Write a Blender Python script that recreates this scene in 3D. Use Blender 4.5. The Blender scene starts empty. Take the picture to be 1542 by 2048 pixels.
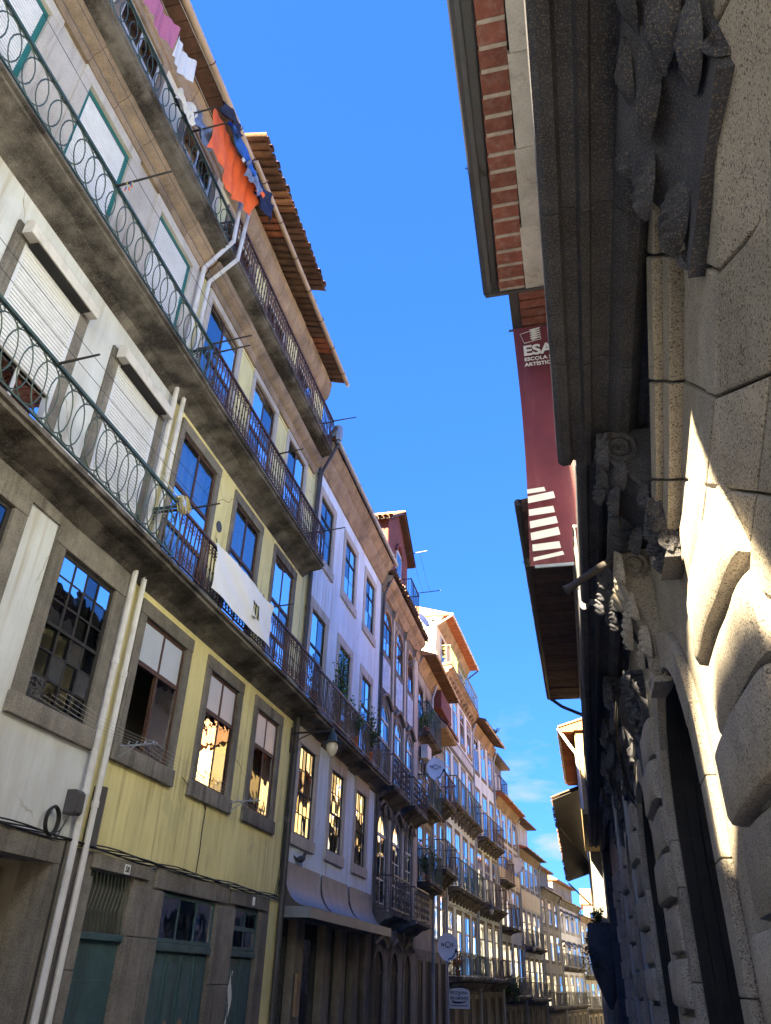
import bpy, bmesh, math, random
from mathutils import Vector, Matrix, noise
random.seed(11)
S = bpy.context.scene
COL = S.collection
R = math.radians

# ------------------------------------------------------------------ camera
cam_d = bpy.data.cameras.new('camera')
cam = bpy.data.objects.new('camera', cam_d)
COL.objects.link(cam)
RM = [[0.97327755, -0.09698545, -0.20814569],
      [0.22800476, 0.51586757, 0.82576902],
      [0.02728803, -0.85116066, 0.52419547]]
m = Matrix.Identity(4)
for i in range(3):
    m[i][0] = RM[i][0]
    m[i][1] = -RM[i][1]
    m[i][2] = -RM[i][2]
m[2][3] = 1.6
cam.matrix_world = m
cam_d.sensor_fit = 'VERTICAL'
cam_d.sensor_height = 24.0
cam_d.sensor_width = 24.0
cam_d.lens = 24.0 * 1517.5 / 2048
cam_d.clip_start = 0.05
cam_d.clip_end = 3000
S.camera = cam

# ------------------------------------------------------------------ sky, sun, exposure
SUN_EL, SUN_OFF = 31.0, 20.0            # elevation; degrees off the street axis, behind the camera to the left
W = bpy.data.worlds.new('World')
S.world = W
W.use_nodes = True
nt = W.node_tree
bg = nt.nodes['Background']
sky = nt.nodes.new('ShaderNodeTexSky')
sky.sky_type = 'NISHITA'
sky.sun_disc = False
sky.sun_elevation = R(SUN_EL)
sky.sun_rotation = R(180 + SUN_OFF)
sky.air_density = 0.6
sky.dust_density = 0.05
sky.ozone_density = 4.0
gm = nt.nodes.new('ShaderNodeGamma')            # tames the contrast between zenith and horizon, as the phone's tone mapping does
gm.inputs[1].default_value = 0.36
hs = nt.nodes.new('ShaderNodeHueSaturation')
hs.inputs['Saturation'].default_value = 1.75
mu = nt.nodes.new('ShaderNodeMix')
mu.data_type = 'RGBA'
mu.blend_type = 'MULTIPLY'
mu.inputs[0].default_value = 1.0
mu.inputs[7].default_value = (0.255, 0.52, 1.06, 1)
nt.links.new(sky.outputs[0], gm.inputs[0])
nt.links.new(gm.outputs[0], hs.inputs['Color'])
nt.links.new(hs.outputs[0], mu.inputs[6])
# a few thin clouds low over the rooftops
tc = nt.nodes.new('ShaderNodeTexCoord')
cm = nt.nodes.new('ShaderNodeMapping')
cm.inputs['Scale'].default_value = (3.0, 3.0, 9.0)
cn_ = nt.nodes.new('ShaderNodeTexNoise')
cn_.inputs['Scale'].default_value = 2.2
cn_.inputs['Detail'].default_value = 7
cn_.inputs['Roughness'].default_value = 0.6
nt.links.new(tc.outputs['Generated'], cm.inputs['Vector'])
nt.links.new(cm.outputs[0], cn_.inputs['Vector'])
cr = nt.nodes.new('ShaderNodeMapRange')
cr.inputs[1].default_value = 0.57
cr.inputs[2].default_value = 0.8
nt.links.new(cn_.outputs[0], cr.inputs[0])
sx = nt.nodes.new('ShaderNodeSeparateXYZ')
nt.links.new(tc.outputs['Generated'], sx.inputs[0])
el = nt.nodes.new('ShaderNodeMapRange')
el.inputs[1].default_value = 0.34
el.inputs[2].default_value = 0.16
nt.links.new(sx.outputs['Z'], el.inputs[0])
cf = nt.nodes.new('ShaderNodeMath')
cf.operation = 'MULTIPLY'
nt.links.new(cr.outputs[0], cf.inputs[0])
nt.links.new(el.outputs[0], cf.inputs[1])
cx = nt.nodes.new('ShaderNodeMix')
cx.data_type = 'RGBA'
cx.inputs[7].default_value = (0.8, 0.86, 0.95, 1)
nt.links.new(cf.outputs[0], cx.inputs[0])
nt.links.new(mu.outputs[2], cx.inputs[6])
nt.links.new(cx.outputs[2], bg.inputs[0])
bg.inputs[1].default_value = 0.05
sd = bpy.data.lights.new('sun', 'SUN')
sd.energy = 3.6
sd.angle = R(0.53)
sd.color = (1.0, 0.8, 0.49)
sun = bpy.data.objects.new('sun', sd)
COL.objects.link(sun)
sv = Vector((-math.sin(R(SUN_OFF)) * math.cos(R(SUN_EL)), -math.cos(R(SUN_OFF)) * math.cos(R(SUN_EL)), math.sin(R(SUN_EL))))
sun.rotation_euler = sv.to_track_quat('Z', 'Y').to_euler()
S.view_settings.view_transform = 'Standard'
S.view_settings.look = 'None'
S.view_settings.gamma = 1
S.view_settings.exposure = 4.4
S.render.engine = 'CYCLES'
S.cycles.max_bounces = 8
S.cycles.diffuse_bounces = 4
S.cycles.glossy_bounces = 4
S.cycles.transparent_max_bounces = 12
S.cycles.caustics_reflective = False
S.cycles.caustics_refractive = False

# ------------------------------------------------------------------ materials
MATS = {}

def mat(name, c1, c2=None, scale=2.0, rough=0.85, bump=0.0, bscale=30.0, metal=0.0, dirt=None, dfac=0.5, dscale=0.7,
        streak=False, speck=None, sscale=60.0, sfac=0.5, spec=0.3, speck2=None, patch=None, pscale=1.5, pth=0.6, rnd=0.0, runs=None, crack=None, pw=0.04):
    mt = bpy.data.materials.new(name)
    mt.use_nodes = True
    MATS[name] = mt
    t = mt.node_tree
    N, L = t.nodes, t.links
    bs = N['Principled BSDF']
    bs.inputs['Roughness'].default_value = rough
    bs.inputs['Metallic'].default_value = metal
    bs.inputs['Specular IOR Level'].default_value = spec
    geo = N.new('ShaderNodeNewGeometry')
    c2 = c2 or tuple(x * 0.75 for x in c1)

    def noise_n(sc, det=5.0, ro=0.6, st=False):
        n = N.new('ShaderNodeTexNoise')
        n.inputs['Scale'].default_value = sc
        n.inputs['Detail'].default_value = det
        n.inputs['Roughness'].default_value = ro
        if st:
            mp = N.new('ShaderNodeMapping')
            mp.inputs['Scale'].default_value = (1, 1, 0.12)
            L.new(geo.outputs['Position'], mp.inputs['Vector'])
            L.new(mp.outputs[0], n.inputs['Vector'])
        else:
            L.new(geo.outputs['Position'], n.inputs['Vector'])
        return n

    def ramp(src, a, b):
        r = N.new('ShaderNodeMapRange')
        r.inputs[1].default_value = a
        r.inputs[2].default_value = b
        L.new(src, r.inputs[0])
        return r.outputs[0]

    def mix(f, a, b):
        x = N.new('ShaderNodeMix')
        x.data_type = 'RGBA'
        if isinstance(f, float):
            x.inputs[0].default_value = f
        else:
            L.new(f, x.inputs[0])
        for k, s in ((6, a), (7, b)):
            if isinstance(s, tuple):
                x.inputs[k].default_value = (*s, 1)
            else:
                L.new(s, x.inputs[k])
        return x.outputs[2]

    n1 = noise_n(scale, 6, 0.65)
    col = mix(ramp(n1.outputs[0], 0.32, 0.68), c1, c2)
    if patch:
        n4 = noise_n(pscale, 7, 0.6)
        col = mix(ramp(n4.outputs[0], pth, pth + pw), col, patch)
    if dirt:
        n2 = noise_n(dscale, 7, 0.7, streak)
        r = ramp(n2.outputs[0], 0.48, 0.72)
        ml = N.new('ShaderNodeMath')
        ml.operation = 'MULTIPLY'
        L.new(r, ml.inputs[0])
        ml.inputs[1].default_value = dfac
        col = mix(ml.outputs[0], col, dirt)
    if runs:
        n5 = N.new('ShaderNodeTexNoise')
        n5.inputs['Scale'].default_value = 1.0
        n5.inputs['Detail'].default_value = 4.0
        mp5 = N.new('ShaderNodeMapping')
        mp5.inputs['Scale'].default_value = (7, 7, 0.35)
        L.new(geo.outputs['Position'], mp5.inputs['Vector'])
        L.new(mp5.outputs[0], n5.inputs['Vector'])
        n6 = noise_n(0.55, 3, 0.5)
        ml = N.new('ShaderNodeMath')
        ml.operation = 'MULTIPLY'
        L.new(ramp(n5.outputs[0], 0.52, 0.72), ml.inputs[0])
        L.new(ramp(n6.outputs[0], 0.42, 0.62), ml.inputs[1])
        col = mix(ml.outputs[0], col, runs)
    if crack:
        vo = N.new('ShaderNodeTexVoronoi')
        vo.feature = 'DISTANCE_TO_EDGE'
        vo.inputs['Scale'].default_value = 0.42
        nw = noise_n(2.0, 4, 0.6)
        va = N.new('ShaderNodeVectorMath')
        va.operation = 'ADD'
        L.new(geo.outputs['Position'], va.inputs[0])
        sc5 = N.new('ShaderNodeVectorMath')
        sc5.operation = 'SCALE'
        sc5.inputs['Scale'].default_value = 0.28
        L.new(nw.outputs['Color'], sc5.inputs[0])
        L.new(sc5.outputs[0], va.inputs[1])
        L.new(va.outputs[0], vo.inputs['Vector'])
        ml = N.new('ShaderNodeMath')
        ml.operation = 'MULTIPLY'
        L.new(ramp(vo.outputs['Distance'], 0.005, 0.001), ml.inputs[0])
        n7 = noise_n(0.7, 3, 0.5)
        L.new(ramp(n7.outputs[0], 0.53, 0.6), ml.inputs[1])
        col = mix(ml.outputs[0], col, crack)
    for sp, off in ((speck, 0), (speck2, 1)):
        if sp:
            n3 = noise_n(sscale * (1 + 0.37 * off), 2, 0.5)
            r = ramp(n3.outputs[0], 0.56, 0.62)
            ml = N.new('ShaderNodeMath')
            ml.operation = 'MULTIPLY'
            L.new(r, ml.inputs[0])
            ml.inputs[1].default_value = sfac
            col = mix(ml.outputs[0], col, sp)
    if rnd:
        oi = N.new('ShaderNodeObjectInfo')
        mr = N.new('ShaderNodeMapRange')
        mr.inputs[3].default_value = 1 - rnd
        mr.inputs[4].default_value = 1 + rnd
        L.new(oi.outputs['Random'], mr.inputs[0])
        vm = N.new('ShaderNodeVectorMath')
        vm.operation = 'SCALE'
        L.new(col, vm.inputs[0])
        L.new(mr.outputs[0], vm.inputs['Scale'])
        col = vm.outputs[0]
    L.new(col, bs.inputs['Base Color'])
    if bump:
        nb = noise_n(bscale, 5, 0.6)
        b = N.new('ShaderNodeBump')
        b.inputs['Strength'].default_value = bump
        b.inputs['Distance'].default_value = 0.02
        L.new(nb.outputs[0], b.inputs['Height'])
        L.new(b.outputs[0], bs.inputs['Normal'])
    return mt

def glass(name, ior=2.0, tint=(0.9, 0.95, 1.0), wav=0.02):
    mt = bpy.data.materials.new(name)
    mt.use_nodes = True
    MATS[name] = mt
    t = mt.node_tree
    N, L = t.nodes, t.links
    N.remove(N['Principled BSDF'])
    out = N['Material Output']
    tr = N.new('ShaderNodeBsdfTransparent')
    tr.inputs[0].default_value = (0.62, 0.68, 0.68, 1)
    gl = N.new('ShaderNodeBsdfGlossy')
    gl.inputs['Roughness'].default_value = 0.015
    gl.inputs['Color'].default_value = (*tint, 1)
    fr = N.new('ShaderNodeFresnel')
    fr.inputs['IOR'].default_value = ior
    mx = N.new('ShaderNodeMixShader')
    L.new(fr.outputs[0], mx.inputs[0])
    L.new(tr.outputs[0], mx.inputs[1])
    L.new(gl.outputs[0], mx.inputs[2])
    L.new(mx.outputs[0], out.inputs['Surface'])
    geo = N.new('ShaderNodeNewGeometry')
    n = N.new('ShaderNodeTexNoise')
    n.inputs['Scale'].default_value = 2.5
    L.new(geo.outputs['Position'], n.inputs['Vector'])
    b = N.new('ShaderNodeBump')
    b.inputs['Strength'].default_value = wav
    b.inputs['Distance'].default_value = 0.3
    L.new(n.outputs[0], b.inputs['Height'])
    L.new(b.outputs[0], gl.inputs['Normal'])
    L.new(b.outputs[0], fr.inputs['Normal'])
    return mt

mat('granite', (0.43, 0.40, 0.36), (0.31, 0.29, 0.265), 3, 0.9, 0.3, 70, rnd=0.14, dirt=(0.10, 0.085, 0.07), dfac=0.5, dscale=1.2,
    speck=(0.05, 0.045, 0.04), sscale=75, sfac=0.8, speck2=(0.58, 0.52, 0.42))
mat('granite_shaded', (0.08, 0.092, 0.13), (0.04, 0.048, 0.076), 2.5, 0.92, 0.35, 50, rnd=0.12, dirt=(0.035, 0.032, 0.034), dfac=0.7, dscale=1.6,
    speck=(0.04, 0.035, 0.035), sscale=70, sfac=0.5, speck2=(0.27, 0.24, 0.2))  # darker, bluer copy of the granite; shade under the cornice is in its colour
mat('granite_old', (0.23, 0.215, 0.195), (0.13, 0.122, 0.114), 3.2, 0.92, 0.5, 45, rnd=0.15, dirt=(0.04, 0.036, 0.034), dfac=0.8, dscale=2.2, streak=True,
    speck=(0.06, 0.055, 0.05), sscale=65, sfac=0.45, speck2=(0.34, 0.31, 0.26), runs=(0.05, 0.045, 0.042))
mat('granite_pale', (0.52, 0.49, 0.45), (0.42, 0.39, 0.35), 2.2, rnd=0.08, rough=0.9, bump=0.3, bscale=45, dirt=(0.16, 0.13, 0.1), dfac=0.5, dscale=1.1, streak=True,
    speck=(0.15, 0.13, 0.11), sscale=60, sfac=0.35, speck2=(0.55, 0.5, 0.43), runs=(0.2, 0.17, 0.14))
mat('stone_warm', (0.38, 0.285, 0.19), (0.23, 0.17, 0.12), 2.0, 0.92, 0.5, 30, dirt=(0.075, 0.062, 0.05), dfac=0.7, dscale=1.5,
    speck=(0.12, 0.08, 0.05), sscale=45, sfac=0.4, rnd=0.2)
mat('slab_stone', (0.185, 0.168, 0.15), (0.095, 0.086, 0.078), 2.6, 0.95, 0.8, 16, dirt=(0.022, 0.02, 0.02), dfac=0.9, dscale=1.6,
    patch=(0.032, 0.028, 0.026), pscale=1.1, pth=0.47, pw=0.13, speck=(0.28, 0.25, 0.21), sscale=60, sfac=0.25)
mat('stucco_white', (0.57, 0.61, 0.66), (0.48, 0.51, 0.55), 1.7, 0.93, 0.3, 60, dirt=(0.30, 0.27, 0.23), dfac=0.65, dscale=0.9, streak=True, runs=(0.36, 0.33, 0.29), crack=(0.3, 0.28, 0.25))
mat('stucco_yellow', (0.78, 0.71, 0.37), (0.69, 0.62, 0.30), 1.6, 0.93, 0.3, 60, dirt=(0.30, 0.26, 0.13), dfac=0.5, dscale=0.9, streak=True,
    patch=(0.63, 0.58, 0.30), pscale=0.9, pth=0.62, runs=(0.33, 0.27, 0.12), crack=(0.25, 0.2, 0.1))
mat('stucco_blue', (0.70, 0.81, 0.92), (0.63, 0.735, 0.84), 1.8, 0.93, 0.25, 60, dirt=(0.34, 0.36, 0.38), dfac=0.6, dscale=0.9, streak=True, runs=(0.42, 0.44, 0.45), crack=(0.36, 0.37, 0.38))
mat('stucco_bounce', (0.58, 0.70, 0.86), (0.54, 0.65, 0.8), 1.3, 0.93, 0.2, 60)  # blue tint cools the sunlight bounced off walls out of view
mat('stucco_cream', (0.72, 0.66, 0.5), (0.62, 0.55, 0.4), 1.3, 0.93, 0.2, 60, dirt=(0.35, 0.3, 0.22), dfac=0.4, streak=True)
mat('stucco_grey', (0.36, 0.35, 0.33), (0.28, 0.27, 0.25), 1.3, 0.93, 0.2, 60, dirt=(0.13, 0.12, 0.11), dfac=0.6, streak=True, runs=(0.14, 0.13, 0.12))
mat('plaster_ochre', (0.42, 0.31, 0.15), (0.33, 0.24, 0.12), 1.5, 0.95, 0.5, 20, dirt=(0.2, 0.16, 0.1), dfac=0.6, dscale=0.8,
    patch=(0.3, 0.26, 0.2), pscale=0.8, pth=0.5, pw=0.2)
mat('azulejo', (0.52, 0.55, 0.58), (0.40, 0.42, 0.46), 6, 0.35, 0.1, 20, dirt=(0.24, 0.2, 0.16), dfac=0.6, dscale=1.0, streak=True, spec=0.5, rnd=0.2)
mat('iron_black', (0.018, 0.019, 0.02), (0.03, 0.028, 0.026), 8, 0.5, 0.2, 60, spec=0.5)
mat('iron_green', (0.035, 0.075, 0.07), (0.02, 0.04, 0.038), 7, 0.5, 0.2, 60, dirt=(0.05, 0.04, 0.03), dfac=0.5, dscale=5, spec=0.5)
mat('iron_grey', (0.05, 0.055, 0.058), (0.03, 0.032, 0.034), 7, 0.5, 0.2, 60, dirt=(0.06, 0.035, 0.02), dfac=0.4, dscale=5, spec=0.5)
mat('iron_brown', (0.085, 0.042, 0.034), (0.05, 0.026, 0.022), 7, 0.6, 0.2, 60, dirt=(0.03, 0.02, 0.018), dfac=0.5, dscale=5, spec=0.4)
mat('iron_lime', (0.3, 0.33, 0.12), (0.2, 0.24, 0.1), 6, 0.6, spec=0.4)
mat('iron_teal', (0.035, 0.085, 0.07), (0.025, 0.055, 0.05), 6, 0.55, spec=0.4)
mat('wood_brown', (0.085, 0.045, 0.032), (0.055, 0.03, 0.022), 6, 0.6, 0.2, 40, dirt=(0.03, 0.02, 0.016), dfac=0.5, dscale=4)
mat('wood_dark', (0.026, 0.025, 0.026), (0.016, 0.015, 0.016), 6, 0.7, 0.2, 40)
mat('wood_red', (0.17, 0.055, 0.045), (0.11, 0.035, 0.03), 5, 0.75, 0.3, 40, dirt=(0.05, 0.025, 0.02), dfac=0.6, dscale=3, streak=True)
mat('wood_white', (0.62, 0.62, 0.6), (0.5, 0.5, 0.48), 5, 0.6, 0.1, 40, dirt=(0.25, 0.23, 0.2), dfac=0.5, dscale=3)
mat('wood_teal', (0.02, 0.145, 0.135), (0.015, 0.11, 0.105), 5, 0.5, 0.1, 40)
mat('wood_door', (0.06, 0.12, 0.14), (0.04, 0.085, 0.1), 4, 0.65, 0.3, 40, dirt=(0.03, 0.035, 0.035), dfac=0.6, dscale=3, streak=True)
mat('wood_eave', (0.12, 0.065, 0.045), (0.065, 0.037, 0.027), 3, 0.9, 0.5, 20, dirt=(0.04, 0.025, 0.02), dfac=0.7, dscale=2, rnd=0.2)
mat('terracotta', (0.42, 0.145, 0.07), (0.3, 0.1, 0.055), 4, 0.9, 0.4, 40, dirt=(0.14, 0.075, 0.05), dfac=0.5, dscale=2, rnd=0.2)
mat('tile_old', (0.19, 0.105, 0.065), (0.11, 0.065, 0.045), 3, 0.93, 0.5, 30, dirt=(0.04, 0.03, 0.025), dfac=0.75, dscale=2.2, rnd=0.2)
mat('tile_orange', (0.4, 0.2, 0.1), (0.28, 0.13, 0.07), 3, 0.93, 0.4, 30, dirt=(0.3, 0.22, 0.1), dfac=0.5, dscale=3, rnd=0.2)  # lighter orange-brown clay than the old tiles
mat('soffit_old', (0.10, 0.066, 0.07), (0.06, 0.042, 0.047), 4, 0.95, 0.5, 30, dirt=(0.03, 0.025, 0.03), dfac=0.5, dscale=2, rnd=0.2)
mat('mortar', (0.42, 0.35, 0.3), (0.27, 0.22, 0.19), 5, 0.95, 0.4, 30, dirt=(0.2, 0.16, 0.13), dfac=0.6, dscale=3)
mat('brick_red', (0.22, 0.075, 0.05), (0.14, 0.05, 0.038), 5, 0.95, 0.6, 30, dirt=(0.3, 0.22, 0.19), dfac=0.45, dscale=6, rnd=0.2)
mat('shutter', (0.72, 0.74, 0.78), (0.66, 0.68, 0.72), 3, 0.55, 0, dirt=(0.4, 0.4, 0.42), dfac=0.3, dscale=2)
mat('aluminium', (0.6, 0.62, 0.65), (0.54, 0.56, 0.6), 3, 0.35, 0, spec=0.6)
mat('painted_box', (0.62, 0.6, 0.57), (0.52, 0.5, 0.47), 3, 0.6, 0.1, 40, dirt=(0.25, 0.22, 0.19), dfac=0.5, dscale=4)
mat('pvc', (0.6, 0.61, 0.63), (0.52, 0.53, 0.56), 3, 0.5, 0, dirt=(0.22, 0.2, 0.17), dfac=0.45, dscale=2.5, spec=0.5)
mat('pvc_beige', (0.46, 0.36, 0.28), (0.38, 0.3, 0.23), 3, 0.55, 0, dirt=(0.2, 0.15, 0.11), dfac=0.4, dscale=2.5)
mat('zinc', (0.38, 0.43, 0.5), (0.3, 0.35, 0.42), 2.5, 0.55, 0.1, 20, metal=0.3, dirt=(0.15, 0.16, 0.18), dfac=0.5, dscale=1.2, streak=True, spec=0.5)
mat('awning_metal', (0.19, 0.215, 0.25), (0.14, 0.16, 0.19), 2.5, 0.55, 0.1, 20, metal=0.2, dirt=(0.09, 0.095, 0.11), dfac=0.6, dscale=1.2, streak=True, spec=0.5)
mat('zinc_dark', (0.07, 0.07, 0.075), (0.045, 0.045, 0.05), 3, 0.6, 0.2, 30, dirt=(0.12, 0.08, 0.06), dfac=0.3, dscale=3)
mat('curtain', (0.66, 0.68, 0.68), (0.5, 0.52, 0.53), 9, 0.95)
mat('blind', (0.6, 0.62, 0.63), (0.5, 0.52, 0.53), 4, 0.95)
mat('board', (0.36, 0.26, 0.12), (0.28, 0.2, 0.1), 3, 0.9, dirt=(0.1, 0.08, 0.05), dfac=0.5, dscale=2)
mat('room', (0.10, 0.09, 0.08), (0.06, 0.055, 0.05), 1, 0.95)
mat('cable', (0.012, 0.012, 0.013), (0.02, 0.02, 0.02), 8, 0.6)
mat('cord', (0.35, 0.34, 0.32), (0.28, 0.27, 0.25), 8, 0.7)
mat('banner_red', (0.17, 0.04, 0.05), (0.12, 0.03, 0.042), 0.9, 0.5, 0.3, 4, dirt=(0.3, 0.13, 0.13), dfac=0.6, dscale=1.4, streak=True)
mat('print_white', (0.74, 0.72, 0.68), (0.64, 0.62, 0.58), 6, 0.6)
mat('tarp_white', (0.72, 0.74, 0.78), (0.66, 0.68, 0.72), 1.5, 0.6, 0.3, 5)
mat('print_faint', (0.60, 0.64, 0.71), (0.56, 0.6, 0.68), 6, 0.6)
mat('cloth_orange', (0.86, 0.17, 0.055), (0.74, 0.12, 0.045), 5, 0.9, 0.3, 14)
mat('cloth_blue', (0.03, 0.14, 0.55), (0.02, 0.07, 0.3), 6, 0.95, 0.5, 20)
mat('cloth_denim', (0.22, 0.29, 0.45), (0.09, 0.12, 0.22), 7, 0.95, 0.5, 20)
mat('cloth_navy', (0.025, 0.04, 0.10), (0.015, 0.02, 0.06), 6, 0.95, 0.5, 20)
mat('cloth_pink', (0.55, 0.19, 0.3), (0.45, 0.14, 0.24), 30, 0.98, 0.8, 120)
mat('cloth_white', (0.7, 0.7, 0.69), (0.6, 0.6, 0.6), 30, 0.98, 0.6, 100)
mat('mop', (0.55, 0.48, 0.2), (0.4, 0.36, 0.16), 12, 0.98, 0.6, 60)
mat('dish', (0.68, 0.69, 0.7), (0.62, 0.63, 0.64), 2, 0.45, 0, spec=0.4)
mat('plaque', (0.72, 0.74, 0.76), (0.64, 0.66, 0.68), 5, 0.4)
mat('print_black', (0.02, 0.02, 0.025), (0.03, 0.03, 0.035), 8, 0.6)
mat('print_navy', (0.03, 0.035, 0.07), (0.04, 0.045, 0.08), 8, 0.6)
mat('paper', (0.4, 0.36, 0.34), (0.32, 0.28, 0.27), 6, 0.9)
mat('lamp_glass', (0.62, 0.58, 0.46), (0.55, 0.5, 0.4), 2, 0.25, spec=0.5)
mat('lamp_green', (0.03, 0.05, 0.05), (0.02, 0.035, 0.035), 5, 0.45, spec=0.5)
mat('leaf', (0.05, 0.10, 0.025), (0.03, 0.065, 0.018), 9, 0.7)
mat('leaf_bright', (0.10, 0.22, 0.03), (0.07, 0.15, 0.025), 9, 0.7)
mat('leaf_dry', (0.05, 0.05, 0.03), (0.03, 0.03, 0.02), 9, 0.8)
mat('flower', (0.6, 0.18, 0.02), (0.5, 0.1, 0.02), 9, 0.7)
mat('feather', (0.05, 0.055, 0.065), (0.03, 0.032, 0.04), 12, 0.7)
mat('slate', (0.15, 0.17, 0.2), (0.11, 0.125, 0.15), 3, 0.7, 0.3, 20)
mat('granite_setts', (0.32, 0.33, 0.34), (0.25, 0.26, 0.27), 3, 0.9, 0.5, 60)  # pale setts of the unseen street, lightened to bounce more fill
mat('paving', (0.38, 0.36, 0.32), (0.3, 0.28, 0.25), 3, 0.9, 0.5, 40)
mat('frost', (0.45, 0.49, 0.54), (0.40, 0.44, 0.49), 2, 0.35, spec=0.5)
glass('glass', 4.0, wav=0.008)
glass('glass_old', 2.2, wav=0.02)

# ------------------------------------------------------------------ mesh helper in facade coordinates: u along the wall, d outward, z up
class MB:
    def __init__(s):
        s.v = []
        s.f = []

    def add(s, vs, fs):
        o = len(s.v)
        s.v += [(u, -d, z) for u, d, z in vs]
        s.f += [[i + o for i in f] for f in fs]
        return s

    def box(s, u0, u1, d0, d1, z0, z1):
        return s.add([(u0, d0, z0), (u1, d0, z0), (u1, d1, z0), (u0, d1, z0), (u0, d0, z1), (u1, d0, z1), (u1, d1, z1), (u0, d1, z1)],
                     [[0, 1, 2, 3], [4, 7, 6, 5], [0, 4, 5, 1], [1, 5, 6, 2], [2, 6, 7, 3], [3, 7, 4, 0]])

    def quad(s, a, b, c, d):
        return s.add([a, b, c, d], [[0, 1, 2, 3]])

    def prof(s, pts, u0, u1):
        n = len(pts)
        vs = [(u0, d, z) for d, z in pts] + [(u1, d, z) for d, z in pts]
        fs = [[i, (i + 1) % n, n + (i + 1) % n, n + i] for i in range(n)]
        fs += [list(range(n))[::-1], list(range(n, 2 * n))]
        return s.add(vs, fs)

    def profu(s, pts, d0, d1):
        """outline in (u,z) given depth d0..d1"""
        n = len(pts)
        vs = [(u, d0, z) for u, z in pts] + [(u, d1, z) for u, z in pts]
        fs = [[i, (i + 1) % n, n + (i + 1) % n, n + i] for i in range(n)]
        fs += [list(range(n))[::-1], list(range(n, 2 * n))]
        return s.add(vs, fs)

    def tube(s, pts, r, n=6, closed=False):
        P = [Vector(p) for p in pts]
        k = len(P)
        rs = r if isinstance(r, (list, tuple)) else [r] * k
        vs, fs = [], []
        prev = None
        for i in range(k):
            if closed:
                t = (P[(i + 1) % k] - P[i - 1])
            else:
                t = P[min(i + 1, k - 1)] - P[max(i - 1, 0)]
            if t.length < 1e-9:
                t = Vector((0, 0, 1))
            t.normalize()
            if prev is None:
                a = Vector((0, 0, 1)) if abs(t.z) < 0.9 else Vector((1, 0, 0))
                x = t.cross(a).normalized()
            else:
                x = (prev - t * prev.dot(t))
                if x.length < 1e-6:
                    x = t.orthogonal()
                x.normalize()
            prev = x
            y = t.cross(x)
            for j in range(n):
                a = 2 * math.pi * j / n
                vs.append(tuple(P[i] + (x * math.cos(a) + y * math.sin(a)) * rs[i]))
        for i in range(k if closed else k - 1):
            b0, b1 = i * n, ((i + 1) % k) * n
            for j in range(n):
                fs.append([b0 + j, b0 + (j + 1) % n, b1 + (j + 1) % n, b1 + j])
        if not closed:
            fs.append(list(range(n))[::-1])
            fs.append([(k - 1) * n + j for j in range(n)])
        return s.add(vs, fs)

    def ring(s, u, d, z, ru, rz, r, seg=14, n=4, plane='uz'):
        pts = []
        for i in range(seg):
            a = 2 * math.pi * i / seg
            if plane == 'uz':
                pts.append((u + ru * math.cos(a), d, z + rz * math.sin(a)))
            else:
                pts.append((u, d + ru * math.cos(a), z + rz * math.sin(a)))
        return s.tube(pts, r, n, True)

    def spiral(s, u, d, z, r0, turns, r, sgn=1, a0=0.0, plane='uz', seg=9):
        pts = []
        k = int(seg * turns)
        for i in range(k + 1):
            t = i / k
            a = a0 + sgn * 2 * math.pi * turns * t
            rr = r0 * (1 - 0.78 * t)
            c, q = rr * math.cos(a), rr * math.sin(a)
            pts.append((u + c, d, z + q) if plane == 'uz' else (u, d + c, z + q))
        return s.tube(pts, r, 4)

    def lathe(s, u, d, prof, n=14):
        vs, fs = [], []
        for r, z in prof:
            for j in range(n):
                a = 2 * math.pi * j / n
                vs.append((u + r * math.cos(a), d + r * math.sin(a), z))
        for i in range(len(prof) - 1):
            for j in range(n):
                fs.append([i * n + j, i * n + (j + 1) % n, (i + 1) * n + (j + 1) % n, (i + 1) * n + j])
        fs.append(list(range(n))[::-1])
        fs.append([(len(prof) - 1) * n + j for j in range(n)])
        return s.add(vs, fs)

    def grid(s, fn, nu, nv):
        vs = [fn(i / nu, j / nv) for j in range(nv + 1) for i in range(nu + 1)]
        fs = [[j * (nu + 1) + i, j * (nu + 1) + i + 1, (j + 1) * (nu + 1) + i + 1, (j + 1) * (nu + 1) + i] for j in range(nv) for i in range(nu)]
        return s.add(vs, fs)

    def mesh(s, name, material, smooth=False, bevel=0.0):
        me = bpy.data.meshes.new(name)
        me.from_pydata(s.v, [], s.f)
        bm = bmesh.new()
        bm.from_mesh(me)
        if bevel:
            bmesh.ops.bevel(bm, geom=[e for e in bm.edges if len(e.link_faces) == 2 and e.calc_face_angle(0) > 0.6], offset=bevel, segments=2, affect='EDGES', profile=0.6)
        bmesh.ops.recalc_face_normals(bm, faces=bm.faces)
        bm.to_mesh(me)
        bm.free()
        if smooth:
            for p in me.polygons:
                p.use_smooth = True
            try:
                me.set_sharp_from_angle(angle=R(42))
            except Exception:
                pass
        me.materials.append(MATS[material])
        return me

    def build(s, name, material, parent=None, smooth=False, bevel=0.0):
        return inst(name, s.mesh(name, material, smooth, bevel), parent)


def inst(name, me, parent=None, u=0, d=0, z=0, rot=None, scale=None):
    o = bpy.data.objects.new(name, me)
    COL.objects.link(o)
    o.location = (u, -d, z)
    if rot:
        o.rotation_euler = rot
    if scale:
        o.scale = scale
    if parent:
        o.parent = parent
    return o


def tag(o, label, cat, group=None):
    o['label'] = label
    o['category'] = cat
    if group:
        o['group'] = group
    return o


def empty(name, x, y, z=0.0, rz=0.0):
    o = bpy.data.objects.new(name, None)
    COL.objects.link(o)
    o.location = (x, y, z)
    o.rotation_euler = (0, 0, rz)
    o.empty_display_size = 0.3
    return o


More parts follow.
